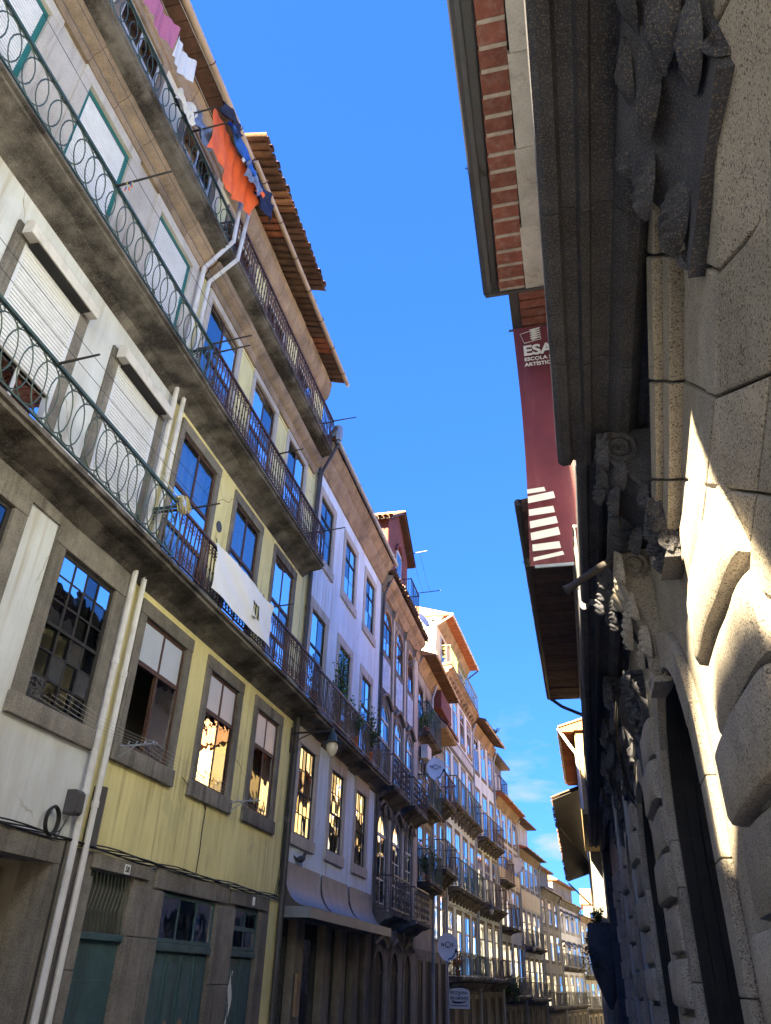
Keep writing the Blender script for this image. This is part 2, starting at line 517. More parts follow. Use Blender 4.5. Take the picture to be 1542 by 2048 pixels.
def text_mesh(txt, size, material, extrude=0.002, bold=0.0):
    c = bpy.data.curves.new('lettering', 'FONT')
    c.body = txt
    c.size = size
    c.extrude = extrude
    c.offset = bold
    c.align_x = 'LEFT'
    o = bpy.data.objects.new('lettering', c)
    COL.objects.link(o)
    dg = bpy.context.evaluated_depsgraph_get()
    me = bpy.data.meshes.new_from_object(o.evaluated_get(dg))
    bpy.data.objects.remove(o)
    me.materials.clear()
    me.materials.append(MATS[material])
    return me


# ------------------------------------------------------------------ buildings
class House:
    def __init__(s, name, label, x, y, rz, group=None, cat='building'):
        s.e = empty(name, x, y, 0, rz)
        tag(s.e, label, cat, group)
        s.holes = []

    def p(s, mb, name, material, parent=None, smooth=False, bevel=0.0):
        return mb.build(name, material, parent or s.e, smooth, bevel)

    def wall(s, u0, u1, z0, z1, material, name='wall', depth=0.28, d=0.0, holes=None, arches=()):
        holes = s.holes if holes is None else holes
        hs_ = [h for h in holes if h[0] < u1 and h[1] > u0 and h[2] < z1 and h[3] > z0]
        us = sorted(set([u0, u1] + [min(max(x, u0), u1) for h in hs_ for x in h[:2]]))
        zs = sorted(set([z0, z1] + [min(max(x, z0), z1) for h in hs_ for x in h[2:4]]))
        mb = MB()
        for a, b in zip(us[:-1], us[1:]):
            for c, e in zip(zs[:-1], zs[1:]):
                mu, mz = (a + b) / 2, (c + e) / 2
                if any(h[0] < mu < h[1] and h[2] < mz < h[3] for h in hs_):
                    continue
                mb.quad((a, d, c), (b, d, c), (b, d, e), (a, d, e))
        for h in hs_:
            a, b, c, e = h[:4]
            mb.quad((a, d, c), (a, d - depth, c), (a, d - depth, e), (a, d, e))
            mb.quad((b, d, c), (b, d, e), (b, d - depth, e), (b, d - depth, c))
            mb.quad((a, d, e), (a, d - depth, e), (b, d - depth, e), (b, d, e))
            mb.quad((a, d, c), (b, d, c), (b, d - depth, c), (a, d - depth, c))
        # arches: spandrels filling a square hole's top
        for (a, b, zs_, n) in arches:
            r = (b - a) / 2
            cu = (a + b) / 2
            zt = zs_ + r
            for i in range(n):
                t0, t1 = math.pi - math.pi * i / n, math.pi - math.pi * (i + 1) / n
                p0 = (cu + r * math.cos(t0), zs_ + r * math.sin(t0))
                p1 = (cu + r * math.cos(t1), zs_ + r * math.sin(t1))
                mb.quad((p0[0], d, p0[1]), (p1[0], d, p1[1]), (p1[0], d, zt), (p0[0], d, zt))
                mb.quad((p0[0], d, p0[1]), (p0[0], d - depth, p0[1]), (p1[0], d - depth, p1[1]), (p1[0], d, p1[1]))
        return s.p(mb, name, material)

    def core(s, u0, u1, z0, z1, material='room', d0=-1.0, d1=-9.0, name='core'):
        return s.p(MB().box(u0, u1, d1, d0, z0, z1), name, material)

    def sides(s, u0, u1, z0, z1, material, d1=-9.0):
        """gable walls, thin boxes at both ends so rooms are closed"""
        for a, b in ((u0, u0 + 0.15), (u1 - 0.15, u1)):
            s.p(MB().box(a, b, d1, -0.02, z0, z1), 'gable_wall', material)

    def window(s, ua, ub, za, zb, fm='wood_brown', cols=2, bars=(0.62,), gl='glass', sw=0.18, proj=0.03, sm='granite_old',
               rec=0.015, curtain=None, cfrac=(0, 1), fw=0.055, mw=0.035, sill=0.2, lint=0.2, sillproj=0.10, minor=(), frost_top=None, ears=0.0, name='window', paneskip=()):
        s.holes.append((ua - sw + 0.012, ub + sw - 0.012, za - sill + 0.012, zb + lint - 0.012))
        h = zb - za
        f = MB()
        d0, d1 = -rec - 0.06, -rec
        f.box(ua, ua + fw, d0, d1, za, zb).box(ub - fw, ub, d0, d1, za, zb)
        f.box(ua + fw, ub - fw, d0, d1, za, za + fw).box(ua + fw, ub - fw, d0, d1, zb - fw, zb)
        zl = [za + fw] + [za + h * b for b in bars] + [zb - fw]
        for b in bars:
            zz = za + h * b
            f.box(ua + fw, ub - fw, d0 - 0.005, d1 + 0.008, zz - mw, zz + mw)
        ul = [ua + fw + (ub - ua - 2 * fw) * i / cols for i in range(cols + 1)]
        for uu in ul[1:-1]:
            f.box(uu - mw * 0.8, uu + mw * 0.8, d0, d1 - 0.004, za + fw, zb - fw)
        for b in minor:
            zz = za + h * b
            f.box(ua + fw, ub - fw, d0 + 0.01, d1 - 0.008, zz - 0.012, zz + 0.012)
        w = s.p(f, name, fm)
        allz = sorted(zl + [za + h * b for b in minor])
        dp = -rec - 0.012
        k = 0
        for zi, (c, e) in enumerate(zip(allz[:-1], allz[1:])):
            for a, b in zip(ul[:-1], ul[1:]):
                g = gl
                if frost_top and zi == len(allz) - 2:
                    g = frost_top
                if k not in paneskip:
                    j = random.uniform(-0.006, 0.006)
                    MB().quad((a, dp, c), (b, dp + j, c), (b, dp + j * 0.6, e), (a, dp - j * 0.3, e)).build('pane', g, w)
                k += 1
        if sw:
            e = ears
            st = MB().box(ua - sw, ua, -rec - 0.04, proj, za, zb).mesh('jamb', sm, bevel=0.012)
            inst('jamb', st, w)
            st = MB().box(ub, ub + sw, -rec - 0.04, proj, za, zb).mesh('jamb', sm, bevel=0.012)
            inst('jamb', st, w)
            MB().box(ua - sw - e, ub + sw + e, -rec - 0.04, proj + 0.008, zb, zb + lint).build('lintel', sm, w, bevel=0.012)
            MB().box(ua - sw - 0.03, ub + sw + 0.03, -rec - 0.04, proj + sillproj * 0.3, za - sill, za).build('sill', sm, w, bevel=0.012)
        if curtain:
            c0, c1 = za + h * cfrac[0], za + h * cfrac[1]
            n = 24
            mb = MB()
            mb.grid(lambda a, b: (ua + 0.03 + (ub - ua - 0.06) * a, -rec - 0.2 + 0.03 * math.sin(a * 38 + b), c0 + (c1 - c0) * b), n, 1)
            mb.build('curtain', curtain, w, smooth=True)
        return w

    def arch_window(s, ua, ub, za, zb, fm, sm, gl='glass', rise=None, sw=0.16, proj=0.035, rec=0.01, cols=2, bars=(0.3, 0.6), hood=0.0, curtain=None, name='window'):
        r = (ub - ua) / 2
        rise = rise or r
        zs_ = zb - rise
        cu = (ua + ub) / 2
        n = 10
        arc = [(cu - r * math.cos(math.pi * i / n), zs_ + rise * math.sin(math.pi * i / n)) for i in range(n + 1)]
        s.holes.append((ua - sw + 0.012, ub + sw - 0.012, za + 0.012, zb + sw - 0.012))
        f = MB()
        d0, d1 = -rec - 0.06, -rec
        fw = 0.05
        f.box(ua, ua + fw, d0, d1, za, zs_).box(ub - fw, ub, d0, d1, za, zs_).box(ua + fw, ub - fw, d0, d1, za, za + fw)
        f.box(ua + fw, ub - fw, d0, d1 + 0.015, zs_ - 0.04, zs_ + 0.04)
        for b in bars:
            zz = za + (zs_ - za) * b
            f.box(ua + fw, ub - fw, d0, d1 - 0.005, zz - 0.02, zz + 0.02)
        f.box(cu - 0.03, cu + 0.03, d0, d1 - 0.002, za + fw, zs_ - 0.04)
        f.box(cu - 0.02, cu + 0.02, d0, d1 - 0.002, zs_ + 0.04, zb - 0.04)
        f.tube([(a, (d0 + d1) / 2, b) for a, b in arc], 0.04, 4)
        w = s.p(f, name, fm)
        dp = -rec - 0.012
        zl = [za + fw] + [za + (zs_ - za) * b for b in bars] + [zs_]
        for c, e in zip(zl[:-1], zl[1:]):
            for a, b in ((ua + fw, cu), (cu, ub - fw)):
                j = random.uniform(-0.006, 0.006)
                MB().quad((a, dp, c), (b, dp + j, c), (b, dp, e), (a, dp - j, e)).build('pane', gl, w)
        mb = MB()
        mb.add([(a, dp, b) for a, b in arc], [list(range(n + 1))])
        mb.build('pane', gl, w)
        # surround: two jambs and arch voussoirs
        for a, b in ((ua - sw, ua), (ub, ub + sw)):
            MB().box(a, b, -rec - 0.04, proj, za, zs_).build('jamb', sm, w, bevel=0.01)
        ro, rio = r + sw, rise + sw
        k = 5
        for q in range(k):
            mb = MB()
            pin = [(cu - r * math.cos(math.pi * (q + t / 3) / k), zs_ + rise * math.sin(math.pi * (q + t / 3) / k)) for t in range(4)]
            pout = [(cu - ro * math.cos(math.pi * (q + t / 3) / k), zs_ + rio * math.sin(math.pi * (q + t / 3) / k)) for t in range(4)]
            mb.profu(pin + pout[::-1], -rec - 0.04, proj + 0.004 * (q % 2))
            mb.build('voussoir', sm, w)
        # spandrel fill back to the square hole
        mb = MB()
        for i in range(n):
            t0, t1 = math.pi * i / n, math.pi * (i + 1) / n
            p0 = (cu - (ro - .01) * math.cos(t0), zs_ + (rio - .01) * math.sin(t0))
            p1 = (cu - (ro - .01) * math.cos(t1), zs_ + (rio - .01) * math.sin(t1))
            mb.quad((p0[0], 0.001, p0[1]), (p1[0], 0.001, p1[1]), (p1[0], 0.001, zb + sw), (p0[0], 0.001, zb + sw))
        mb.build('spandrel', sm, w)
        if hood:
            pts = []
            for i in range(13):
                t = i / 12
                a = ua - sw - 0.1 + (ub - ua + 2 * sw + 0.2) * t
                pts.append((a, proj + 0.05, zb + sw + 0.02 + hood * (0.5 - 0.5 * math.cos(2 * math.pi * t)) - 0.05))
            MB().tube(pts, 0.07, 6).build('hood_mould', sm, w, smooth=True)
        if curtain:
            MB().quad((ua + 0.02, -rec - 0.16, za), (ub - 0.02, -rec - 0.16, za), (ub - 0.02, -rec - 0.16, zs_), (ua + 0.02, -rec - 0.16, zs_)).build('curtain', curtain, w)
        return w

    def shutter(s, w, ua, ub, za, zb, rec=0.045, pitch=0.055, mat_='shutter'):
        n = int((zb - za) / pitch)
        pts = []
        for i in range(n):
            z = za + (zb - za) * i / n
            p = (zb - za) / n
            pts += [(-rec - 0.012, z), (-rec + 0.016, z + p * 0.12), (-rec + 0.02, z + p * 0.5), (-rec + 0.012, z + p * 0.82), (-rec - 0.012, z + p * 0.9)]
        mb = MB()
        k = len(pts)
        vs = [(ua, d, z) for d, z in pts] + [(ub, d, z) for d, z in pts]
        mb.add(vs, [[i, i + 1, k + i + 1, k + i] for i in range(k - 1)])
        return mb.build('roller_shutter', mat_, w)

    def slab(s, u0, u1, z, out, t=0.16, material='slab_stone', lip=0.05):
        """balcony slab with a rough, stepped underside; z is the top"""
        mb = MB()
        n = max(2, int((u1 - u0) / 0.16))
        prof = [(0.0, -t - 0.2), (out * 0.16, -t - 0.12), (out * 0.45, -t - 0.05), (out * 0.8, -t - 0.02), (out - lip, -t), (out - lip, -t * 0.62), (out, -t * 0.55), (out, -0.03), (out - 0.02, 0), (0, 0)]
        k = len(prof)
        vs = []
        for i in range(n + 1):
            u = u0 + (u1 - u0) * i / n
            for j, (d, zz) in enumerate(prof):
                q = 0.0
                if 0 < j < 4:
                    q = (0.07 if j == 1 else 0.03) * noise.noise(Vector((u * 2.1 + u0, d * 5, z)))
                if j in (6, 7):
                    q = 0.006 * noise.noise(Vector((u * 6, j, z)))
                vs.append((u, d + q * 0.3, z + zz + q))
        fs = []
        for i in range(n):
            for j in range(k):
                a, b = i * k + j, i * k + (j + 1) % k
                fs.append([a, b, b + k, a + k])
        fs.append(list(range(k))[::-1])
        fs.append([n * k + j for j in range(k)])
        mb.add(vs, fs)
        return s.p(mb, 'balcony', material)

    def rail(s, bal, u0, u1, z, out, h, style, material, ends=(True, True), step=None, skip=None):
        d = out - 0.05
        hr = MB()
        hr.box(u0, u1, d - 0.022, d + 0.022, z + h - 0.02, z + h + 0.025)
        hr.box(u0, u1, d - 0.012, d + 0.012, z + 0.06, z + 0.085)
        for on, u in zip(ends, (u0 + 0.013, u1 - 0.013)):
            if on:
                hr.box(u - 0.012, u + 0.012, 0.0, d - 0.022, z + h - 0.02, z + h + 0.02)
                hr.box(u - 0.011, u + 0.011, 0.0, d - 0.012, z + 0.06, z + 0.085)
        hr.build('handrail', material, bal)
        L = u1 - u0
        if style == 'rings':
            step = step or 0.265
            me = MB().ring(0, 0, 0, 0.225, (h - 0.14) / 2, 0.010, 18, 4).ring(0.1325, 0.004, (h - 0.1) / 2 - 0.04, 0.04, 0.035, 0.008, 8, 4).ring(0.1325, 0.004, -(h - 0.1) / 2 + 0.04, 0.04, 0.035, 0.008, 8, 4).mesh('railing_ring', material)
            nm = 'railing_ring'
            zc = z + 0.075 + (h - 0.1) / 2
        elif style == 'baluster':
            step = step or 0.125
            mb = MB().box(-0.011, 0.011, -0.008, 0.008, z * 0 - h / 2 + 0.08, h / 2 - 0.02)
            for zz in (h / 2 - 0.10, h / 2 - 0.17, -h / 2 + 0.16, -h / 2 + 0.24):
                mb.ring(0.05, 0, zz, 0.04, 0.034, 0.008, 7, 3)
            mb.box(-0.016, 0.016, -0.014, 0.014, -0.02, 0.02)
            me = mb.mesh('baluster', material)
            nm = 'baluster'
            zc = z + h / 2
        elif style == 'double':
            step = step or 0.09
            mb = MB().box(-0.009, 0.009, -0.009, 0.009, -h / 2 + 0.08, h / 2 - 0.02)
            mb.ring(0.0, 0, h / 2 - 0.14, 0.03, 0.05, 0.007, 6, 3).ring(0.0, 0, -h / 2 + 0.2, 0.03, 0.05, 0.007, 6, 3)
            me = mb.mesh('baluster', material)
            nm = 'baluster'
            zc = z + h / 2
        elif style == 'scroll':
            step = step or 0.24
            mb = MB().box(-0.008, 0.008, -0.008, 0.008, -h / 2 + 0.07, h / 2)
            for i in range(4):
                zz = -h / 2 + 0.16 + i * (h - 0.2) / 3.6
                mb.spiral(0.055 + 0.05 * (i % 2), 0, zz, 0.085, 1.6, 0.008, 1 if i % 2 else -1, a0=2.5 + 3 * (i % 2))
            me = mb.mesh('scroll', material)
            nm = 'scroll'
            zc = z + h / 2
        else:
            step = step or 0.15
            me = MB().box(-0.008, 0.008, -0.008, 0.008, -h / 2 + 0.07, h / 2).mesh('bar', material)
            nm = 'bar'
            zc = z + h / 2
        n = int(L / step)
        for i in range(n + 1):
            u = u0 + (L - n * step) / 2 + i * step
            inst(nm, me, bal, u + random.uniform(-0.006, 0.006), d + random.uniform(-0.004, 0.004), zc, rot=(R(random.uniform(-1.5, 1.5)), R(random.uniform(-1.6, 1.6)), R(random.uniform(-4, 4))))
        for on, u in zip(ends, (u0 + 0.013, u1 - 0.013)):
            if on:
                k = max(1, int(d / step))
                for i in range(k):
                    inst(nm, me, bal, u, (i + 0.5) * d / k, zc, rot=(0, 0, R(90)))

    def corbels(s, bal, us, z, out, material='granite_old', w=0.14):
        pr = [(0, z), (out * 0.85, z), (out * 0.82, z - 0.07), (out * 0.6, z - 0.12), (out * 0.5, z - 0.2), (out * 0.25, z - 0.24), (0.12, z - 0.34), (0, z - 0.36)]
        for u in us:
            MB().prof(pr, u - w / 2, u + w / 2).build('corbel', material, bal)

    def cornice(s, u0, u1, prof, material, step=0.55, name='cornice_stone', parent=None, jit=0.006):
        u = u0
        while u < u1 - 0.05:
            v = min(u1, u + step * random.uniform(0.85, 1.15))
            if u1 - v < 0.2:
                v = u1
            j = random.uniform(-jit, jit)
            MB().prof([(d + j, z + j * 0.5) for d, z in prof], u + 0.004, v - 0.004).build(name, material, parent or s.e, smooth=True)
            u = v

    def tile_eave(s, u0, u1, z, d0, d1, slope=0.3, material='tile_old', pitch=0.21, board='wood_eave', ends=True, back=3.0, alt=None):
        """roof slab with half-round tiles whose undersides and ends show from below"""
        zb = z + slope * (d1 + back)
        rf = MB()
        rf.prof([(d0, z + slope * (d1 - d0) + 0.02), (d1 - 0.16, z + slope * 0.16 + 0.02), (d1 - 0.16, z + slope * 0.16 + 0.07), (-back, zb + 0.07), (-back, zb + 0.02)], u0 + 0.02, u1 - 0.02)
        r = s.p(rf, 'roof', board)
        Ls = (d1 - d0) + 0.2
        rad = pitch * 0.42

        def half(up):
            mb = MB()
            k = 6
            vs = []
            for t, rr in ((0.0, rad * 1.06), (1.0, rad * 0.94)):
                for sh in (0, 0.016):
                    for i in range(k + 1):
                        a = math.pi * i / k
                        zz = (rr - sh) * math.sin(a) * (1 if up else -1)
                        vs.append((-(rr - sh) * math.cos(a), d1 - Ls * t, zz + slope * Ls * t))
            q = k + 1
            fs = []
            for i in range(k):
                fs += [[i, i + 1, 2 * q + i + 1, 2 * q + i], [q + i, 3 * q + i, 3 * q + i + 1, q + i + 1], [i, q + i, q + i + 1, i + 1]]
            mb.add(vs, fs)
            return mb
        # short tiles so that several rows show along the slope
        me_d = half(False).mesh('roof_tile', material, True)
        me_u = half(True).mesh('roof_tile', material, True)
        me_alt = half(False).mesh('roof_tile', alt, True) if alt else me_d
        n = int((u1 - u0) / pitch)
        for i in range(n + 1):
            u = u0 + (u1 - u0 - n * pitch) / 2 + i * pitch
            mm = me_alt if (alt and (i % 19) in (7, 8, 9)) else me_d
            inst('roof_tile', mm, r, u, random.uniform(-0.02, 0.02), z + rad * 0.55 + random.uniform(-0.008, 0.008))
            if i < n:
                inst('roof_tile', me_u, r, u + pitch / 2, random.uniform(-0.02, 0.03), z + rad * 0.75 + random.uniform(-0.008, 0.008))
        return r

    def flat_eave(s, u0, u1, z, d0, d1, material='wood_eave', roofm='tile_old', slope=0.3, back=3.0, boards=0.34):
        rf = MB().prof([(d0, z), (d1, z), (d1, z + 0.05), (-back, z + 0.05 + slope * (d1 + back)), (-back, z)], u0, u1)
        r = s.p(rf, 'roof', roofm)
        n = max(1, int((u1 - u0) / boards))
        for i in range(n):
            a = u0 + (u1 - u0) * i / n
            b = u0 + (u1 - u0) * (i + 1) / n
            j = random.uniform(0, 0.012)
            MB().box(a + 0.006, b - 0.006, d0, d1 - 0.03, z - 0.03 - j, z - 0.002).build('eave_board', material, r)
        return r

    def gutter(s, u0, u1, z, d, r=0.065, material='pvc_beige', brk=1.1, parent=None, bm='iron_brown'):
        mb = MB()
        k = 8
        vs = []
        for u in (u0, u1):
            for i in range(k + 1):
                a = math.pi + math.pi * i / k
                vs.append((u, d + r * math.cos(a), z + r * math.sin(a)))
        fs = [[i, i + 1, k + 2 + i, k + 1 + i] for i in range(k)]
        fs += [list(range(k + 1)), list(range(k + 1, 2 * k + 2))]
        mb.add(vs, fs)
        g = mb.build('gutter', material, parent or s.e, smooth=True)
        n = max(1, int((u1 - u0) / brk))
        me = MB().tube([(0, r * 1.12 * math.cos(math.pi + math.pi * i / 8), r * 1.12 * math.sin(math.pi + math.pi * i / 8)) for i in range(9)] + [(0, r * 1.1, 0.03)], 0.012, 4).mesh('gutter_bracket', bm)
        for i in range(n):
            inst('gutter_bracket', me, g, u0 + (i + 0.5) * (u1 - u0) / n, d, z)
        return g

    def pipe(s, pts, r=0.05, material='pvc', clips=True, name='downpipe'):
        o = s.p(MB().tube(pts, r, 8), name, material, smooth=True)
        if clips:
            for a, b in zip(pts[:-1], pts[1:]):
                L = (Vector(b) - Vector(a)).length
                if L > 1.5 and abs(a[2] - b[2]) > 1:
                    for i in range(int(L / 1.7)):
                        t = (i + 0.6) / (L / 1.7)
                        if t < 1:
                            c = Vector(a).lerp(Vector(b), t)
                            MB().tube([(c.x, c.y, c.z - 0.04), (c.x, c.y, c.z + 0.04)], r * 1.22, 8).build('pipe_collar', material, o, smooth=True)
        return o


LEFT = R(90)
exec_parts = []

def structure(o):
    o['kind'] = 'structure'
    return o

# ------------------------------------------------------------------ the setting: sloping street
def gz(y):
    return -0.04 * y

g = bpy.data.meshes.new('ground')
g.from_pydata([(-400, -200, 8), (400, -200, 8), (400, 60, gz(60)), (-400, 60, gz(60)), (400, 900, gz(160)), (-400, 900, gz(160))], [], [[0, 1, 2, 3], [3, 2, 4, 5]])
g.materials.append(MATS['granite_setts'])
structure(inst('ground', g))
for nm, x0, x1 in (('pavement', -6.0, -5.0), ('pavement', 0.2, 1.15)):
    mb = MB()
    mb.add([(x0, 40, gz(-40) + 0.004), (x1, 40, gz(-40) + 0.004), (x1, -58, gz(58) + 0.004), (x0, -58, gz(58) + 0.004),
            (x0, 40, gz(-40) + 0.13), (x1, 40, gz(-40) + 0.13), (x1, -58, gz(58) + 0.13), (x0, -58, gz(58) + 0.13)],
           [[4, 5, 6, 7], [0, 4, 7, 3], [1, 2, 6, 5]])
    structure(mb.build(nm, 'paving'))

# ================================================================== LEFT ROW
# ---- A: pale house with roller shutters
y0 = -2.0
A = House('shuttered_house', 'nearest left house with white roller shutters, ringed green railings and brown wooden eave', -6, y0, LEFT, 'row houses on the left side')
Y = lambda y: y - y0
Aw = [(-1.7, -0.5), (0.55, 1.75), (2.83, 4.05), (5.03, 6.23), (7.25, 8.47)]
for k, (a, b) in enumerate(Aw):
    a, b = Y(a), Y(b)
    vis = k >= 2
    # first floor sash windows with small panes
    w = A.window(a, b, 4.22, 6.12, 'wood_dark', cols=4, bars=(0.5,), minor=(0.17, 0.335, 0.665, 0.83) if vis else (), gl='glass_old', sw=0.23, sill=0.24, lint=0.22, proj=0.035,
                 curtain='board', cfrac=(0, 0.52), mw=0.022, fw=0.06)
    # second floor: doors behind roller shutters
    w = A.window(a, b, 6.85, 9.25, 'aluminium', cols=2, bars=(), sw=0.2, sill=0.05, lint=0.2, proj=0.03, fw=0.04)
    zb_ = 7.72 if k == 3 else 6.95
    A.shutter(w, a + 0.04, b - 0.04, zb_, 9.25, rec=-0.01)
    MB().box(a, a + 0.05, -0.03, 0.03, 6.9, 9.25).build('shutter_guide', 'aluminium', w)
    MB().box(b - 0.05, b, -0.03, 0.03, 6.9, 9.25).build('shutter_guide', 'aluminium', w)
    MB().prof([(0.06, 9.26), (0.2, 9.24), (0.22, 9.24), (0.22, 9.4), (0.17, 9.48), (0.06, 9.5)], a - 0.14, b + 0.14).build('shutter_box', 'painted_box', w, bevel=0.01)
    MB().box(a + 0.02, b - 0.02, 0.05, 0.2, 9.222, 9.238).build('shutter_box_base', 'wood_dark', w)
    # third floor: teal frames, shutters
    w = A.window(a, b, 10.3, 12.78, 'wood_teal', cols=1, bars=(), sw=0.2, sill=0.04, lint=0.22, proj=0.03, fw=0.085, sm='granite_pale', rec=0.03)
    A.shutter(w, a + 0.085, b - 0.085, 10.72 if k == 3 else 10.35, 12.7, rec=0.05, pitch=0.062)
    # top floor
    A.window(a, b, 13.75, 15.6, 'wood_white', cols=2, bars=(0.6,), sw=0.16, sm='stone_warm', curtain='curtain')
A.holes += [(Y(5.2), Y(8.47), -3, 2.66), (Y(1.2), Y(4.4), -3, 2.66)]
A.wall(0, Y(8.85), -3, 2.88, 'granite_old', depth=0.4, name='ground_floor_wall')
A.wall(0, Y(8.85), 2.88, 9.9, 'stucco_white')
A.wall(0, Y(8.85), 9.9, 13.42, 'granite_pale', name='upper_wall')
A.wall(0, Y(8.85), 13.42, 16.3, 'stucco_cream', name='attic_wall')
A.core(0, Y(8.85), -3, 16.3)
A.sides(0, Y(8.85), -3, 16.4, 'stucco_grey')
# ground floor: lintel, jambs, set-back door
for a, b in ((5.2, 8.47), (1.2, 4.4)):
    A.p(MB().box(Y(a) - 0.3, Y(b) + 0.34, 0.0, 0.05, 2.64, 2.9), 'lintel', 'granite_old', bevel=0.012)
    A.p(MB().box(Y(b) - 0.006, Y(b) + 0.34, -0.38, 0.045, -2, 2.64), 'jamb', 'granite_old', bevel=0.012)
    A.p(MB().box(Y(a) - 0.3, Y(a) + 0.006, -0.38, 0.045, -2, 2.64), 'jamb', 'granite_old', bevel=0.012)
    dr = A.p(MB().box(Y(a), Y(b), -0.72, -0.66, -2, 2.6), 'shop_door', 'wood_dark')
    MB().box(Y(a) + 0.2, Y(b) - 0.5, -0.66, -0.62, 1.2, 2.2).build('panel', 'wood_door', dr, bevel=0.01)
    MB().box(Y(a) + 0.2, Y(b) - 0.5, -0.66, -0.62, -0.6, 1.0).build('panel', 'wood_door', dr, bevel=0.01)
# stone joints: flat stone band under balcony level
A.p(MB().box(Y(-1.9), Y(8.83), 0.003, 0.035, 6.34, 6.6), 'string_course', 'granite_old')
for z, h, e in ((6.8, 0.92, 8.9), (10.25, 0.82, 8.95), (13.56, 0.74, 8.9)):
    bl = A.slab(Y(-1.9), Y(8.93), z, 0.55, 0.14)
    A.rail(bl, Y(0.2), Y(e), z, 0.55, h, 'rings', 'iron_green', ends=(False, True))
A.cornice(Y(0), Y(8.85), [(0, 12.98), (0.06, 12.98), (0.10, 13.08), (0.10, 13.14), (0.2, 13.2), (0.26, 13.3), (0.26, 13.36), (0, 13.38)], 'stone_warm', 0.8)
er = A.flat_eave(Y(-2), Y(8.8), 16.38, 0.0, 0.58, 'wood_eave', 'tile_old', boards=0.28)
A.cornice(Y(0), Y(8.8), [(0, 15.75), (0.07, 15.78), (0.1, 15.95), (0.14, 16.1), (0.17, 16.3), (0, 16.34)], 'stone_warm', 0.9)
A.gutter(Y(-2), Y(8.78), 16.36, 0.6, 0.075, 'pvc_beige', 1.25)
# downpipes on the party wall
A.pipe([(Y(8.62), 0.6, 16.25), (Y(8.64), 0.42, 15.95), (Y(8.68), 0.62, 15.2), (Y(8.7), 0.62, 13.6), (Y(8.72), 0.1, 13.0), (Y(8.72), 0.08, 2), (Y(8.72), 0.08, -2)], 0.044, 'pvc')
A.pipe([(Y(8.6), 0.05, 2.9), (Y(8.6), 0.05, -1)], 0.018, 'cable', False, 'conduit')
A.p(MB().box(Y(8.78), Y(8.84), 0.01, 0.03, -2, 3.2), 'conduit', 'wood_dark')
# meter box and coiled cable on the wall
bx = A.p(MB().prof([(0.0, 3.18), (0.14, 3.18), (0.16, 3.21), (0.16, 3.42), (0.12, 3.46), (0, 3.46)], Y(8.46), Y(8.63)), 'junction_box', 'zinc_dark', bevel=0.008)
mb = MB()
for k in range(4):
    mb.ring(Y(8.22), 0.05 + 0.012 * k, 3.06, 0.115 + 0.006 * (k % 2), 0.15 + 0.006 * (k % 3), 0.011, 22, 5)
mb.tube([(Y(8.3), 0.06, 2.94), (Y(8.42), 0.05, 2.98), (Y(8.5), 0.04, 3.06)], 0.008, 4)
mb.tube([(Y(8.28), 0.06, 2.93), (Y(8.4), 0.05, 2.9), (Y(8.52), 0.04, 3.12)], 0.008, 4)
A.p(mb, 'cable_coil', 'cable')

# ---- unseen houses added behind the viewer
for nm_, lb_, ya, yb, hh, mm in (('added_tall_house', 'tall house added unseen behind the viewer to shade the banner', -6.4, -2.03, 23.0, 'stucco_white'), ('added_middle_house', 'mid height house added unseen behind the viewer to keep sun off the arcade', -13.1, -6.43, 16.4, 'stucco_white'), ('added_low_house', 'lower house added unseen behind the viewer, leaving a gap for the sun patch', -16.4, -13.13, 14.55, 'stucco_bounce'), ('added_corner_house', 'low pale house added unseen farthest behind the viewer to let sun onto the right walls', -40.0, -16.43, 8.0, 'stucco_bounce')):
    Z = House(nm_, lb_, -6, ya, LEFT, 'row houses on the left side')
    L_ = yb - ya
    for f_ in range(int(hh / 3.4)):
        for q in range(max(1, int(L_ / 2.3))):
            c_ = L_ * (q + 0.5) / max(1, int(L_ / 2.3))
            Z.window(c_ - 0.5, c_ + 0.5, 0.8 + 3.4 * f_, 2.6 + 3.4 * f_, 'wood_white', cols=1, bars=(), sw=0.15)
    Z.wall(0, L_, -3, hh, mm)
    Z.core(0, L_, -3, hh)
    Z.sides(0, L_, -3, hh, mm)
    Z.p(MB().prof([(0.4, hh), (0.4, hh + 0.1), (-4.5, hh + 0.8), (-9, hh)], 0, L_), 'roof', 'tile_old')

# ---- B: yellow house
y0 = 8.85
B = House('yellow_house', 'yellow plastered house with brown railings and two stacked clay tile eaves', -6, y0, LEFT, 'row houses on the left side')
Bw = [(9.36, 10.7), (11.68, 12.92), (13.9, 15.11)]
for k, (a, b) in enumerate(Bw):
    a, b = Y(a), Y(b)
    B.window(a, b, 4.23, 6.12, 'wood_brown', cols=2, bars=(0.64,), gl='glass_old', frost_top='frost', sw=0.19, sill=0.24, lint=0.22, proj=0.035, paneskip=(0,) if k == 0 else ())
    B.window(a, b, 6.9, 9.6, 'wood_brown', cols=2, bars=(0.34, 0.62), sw=0.15, sill=0.04, lint=0.2, proj=0.03, curtain='blind', cfrac=(0.62, 1) if k else (0, 1))
    B.window(a, b, 10.36, 12.84, 'wood_brown', cols=2, bars=(0.5,), sw=0.15, sill=0.04, lint=0.2, proj=0.03, sm='granite_pale', curtain='curtain', cfrac=(0, 0.55))
    B.window(a, b, 13.75, 15.4, 'wood_white', cols=2, bars=(0.6,), sw=0.14, sill=0.04, sm='stone_warm', curtain='curtain')
doors = [(9.33, 10.4, 2.69), (11.25, 13.17, 2.62), (13.93, 15.12, 2.64)]
for a, b, t in doors:
    B.holes.append((Y(a), Y(b), -3, t))
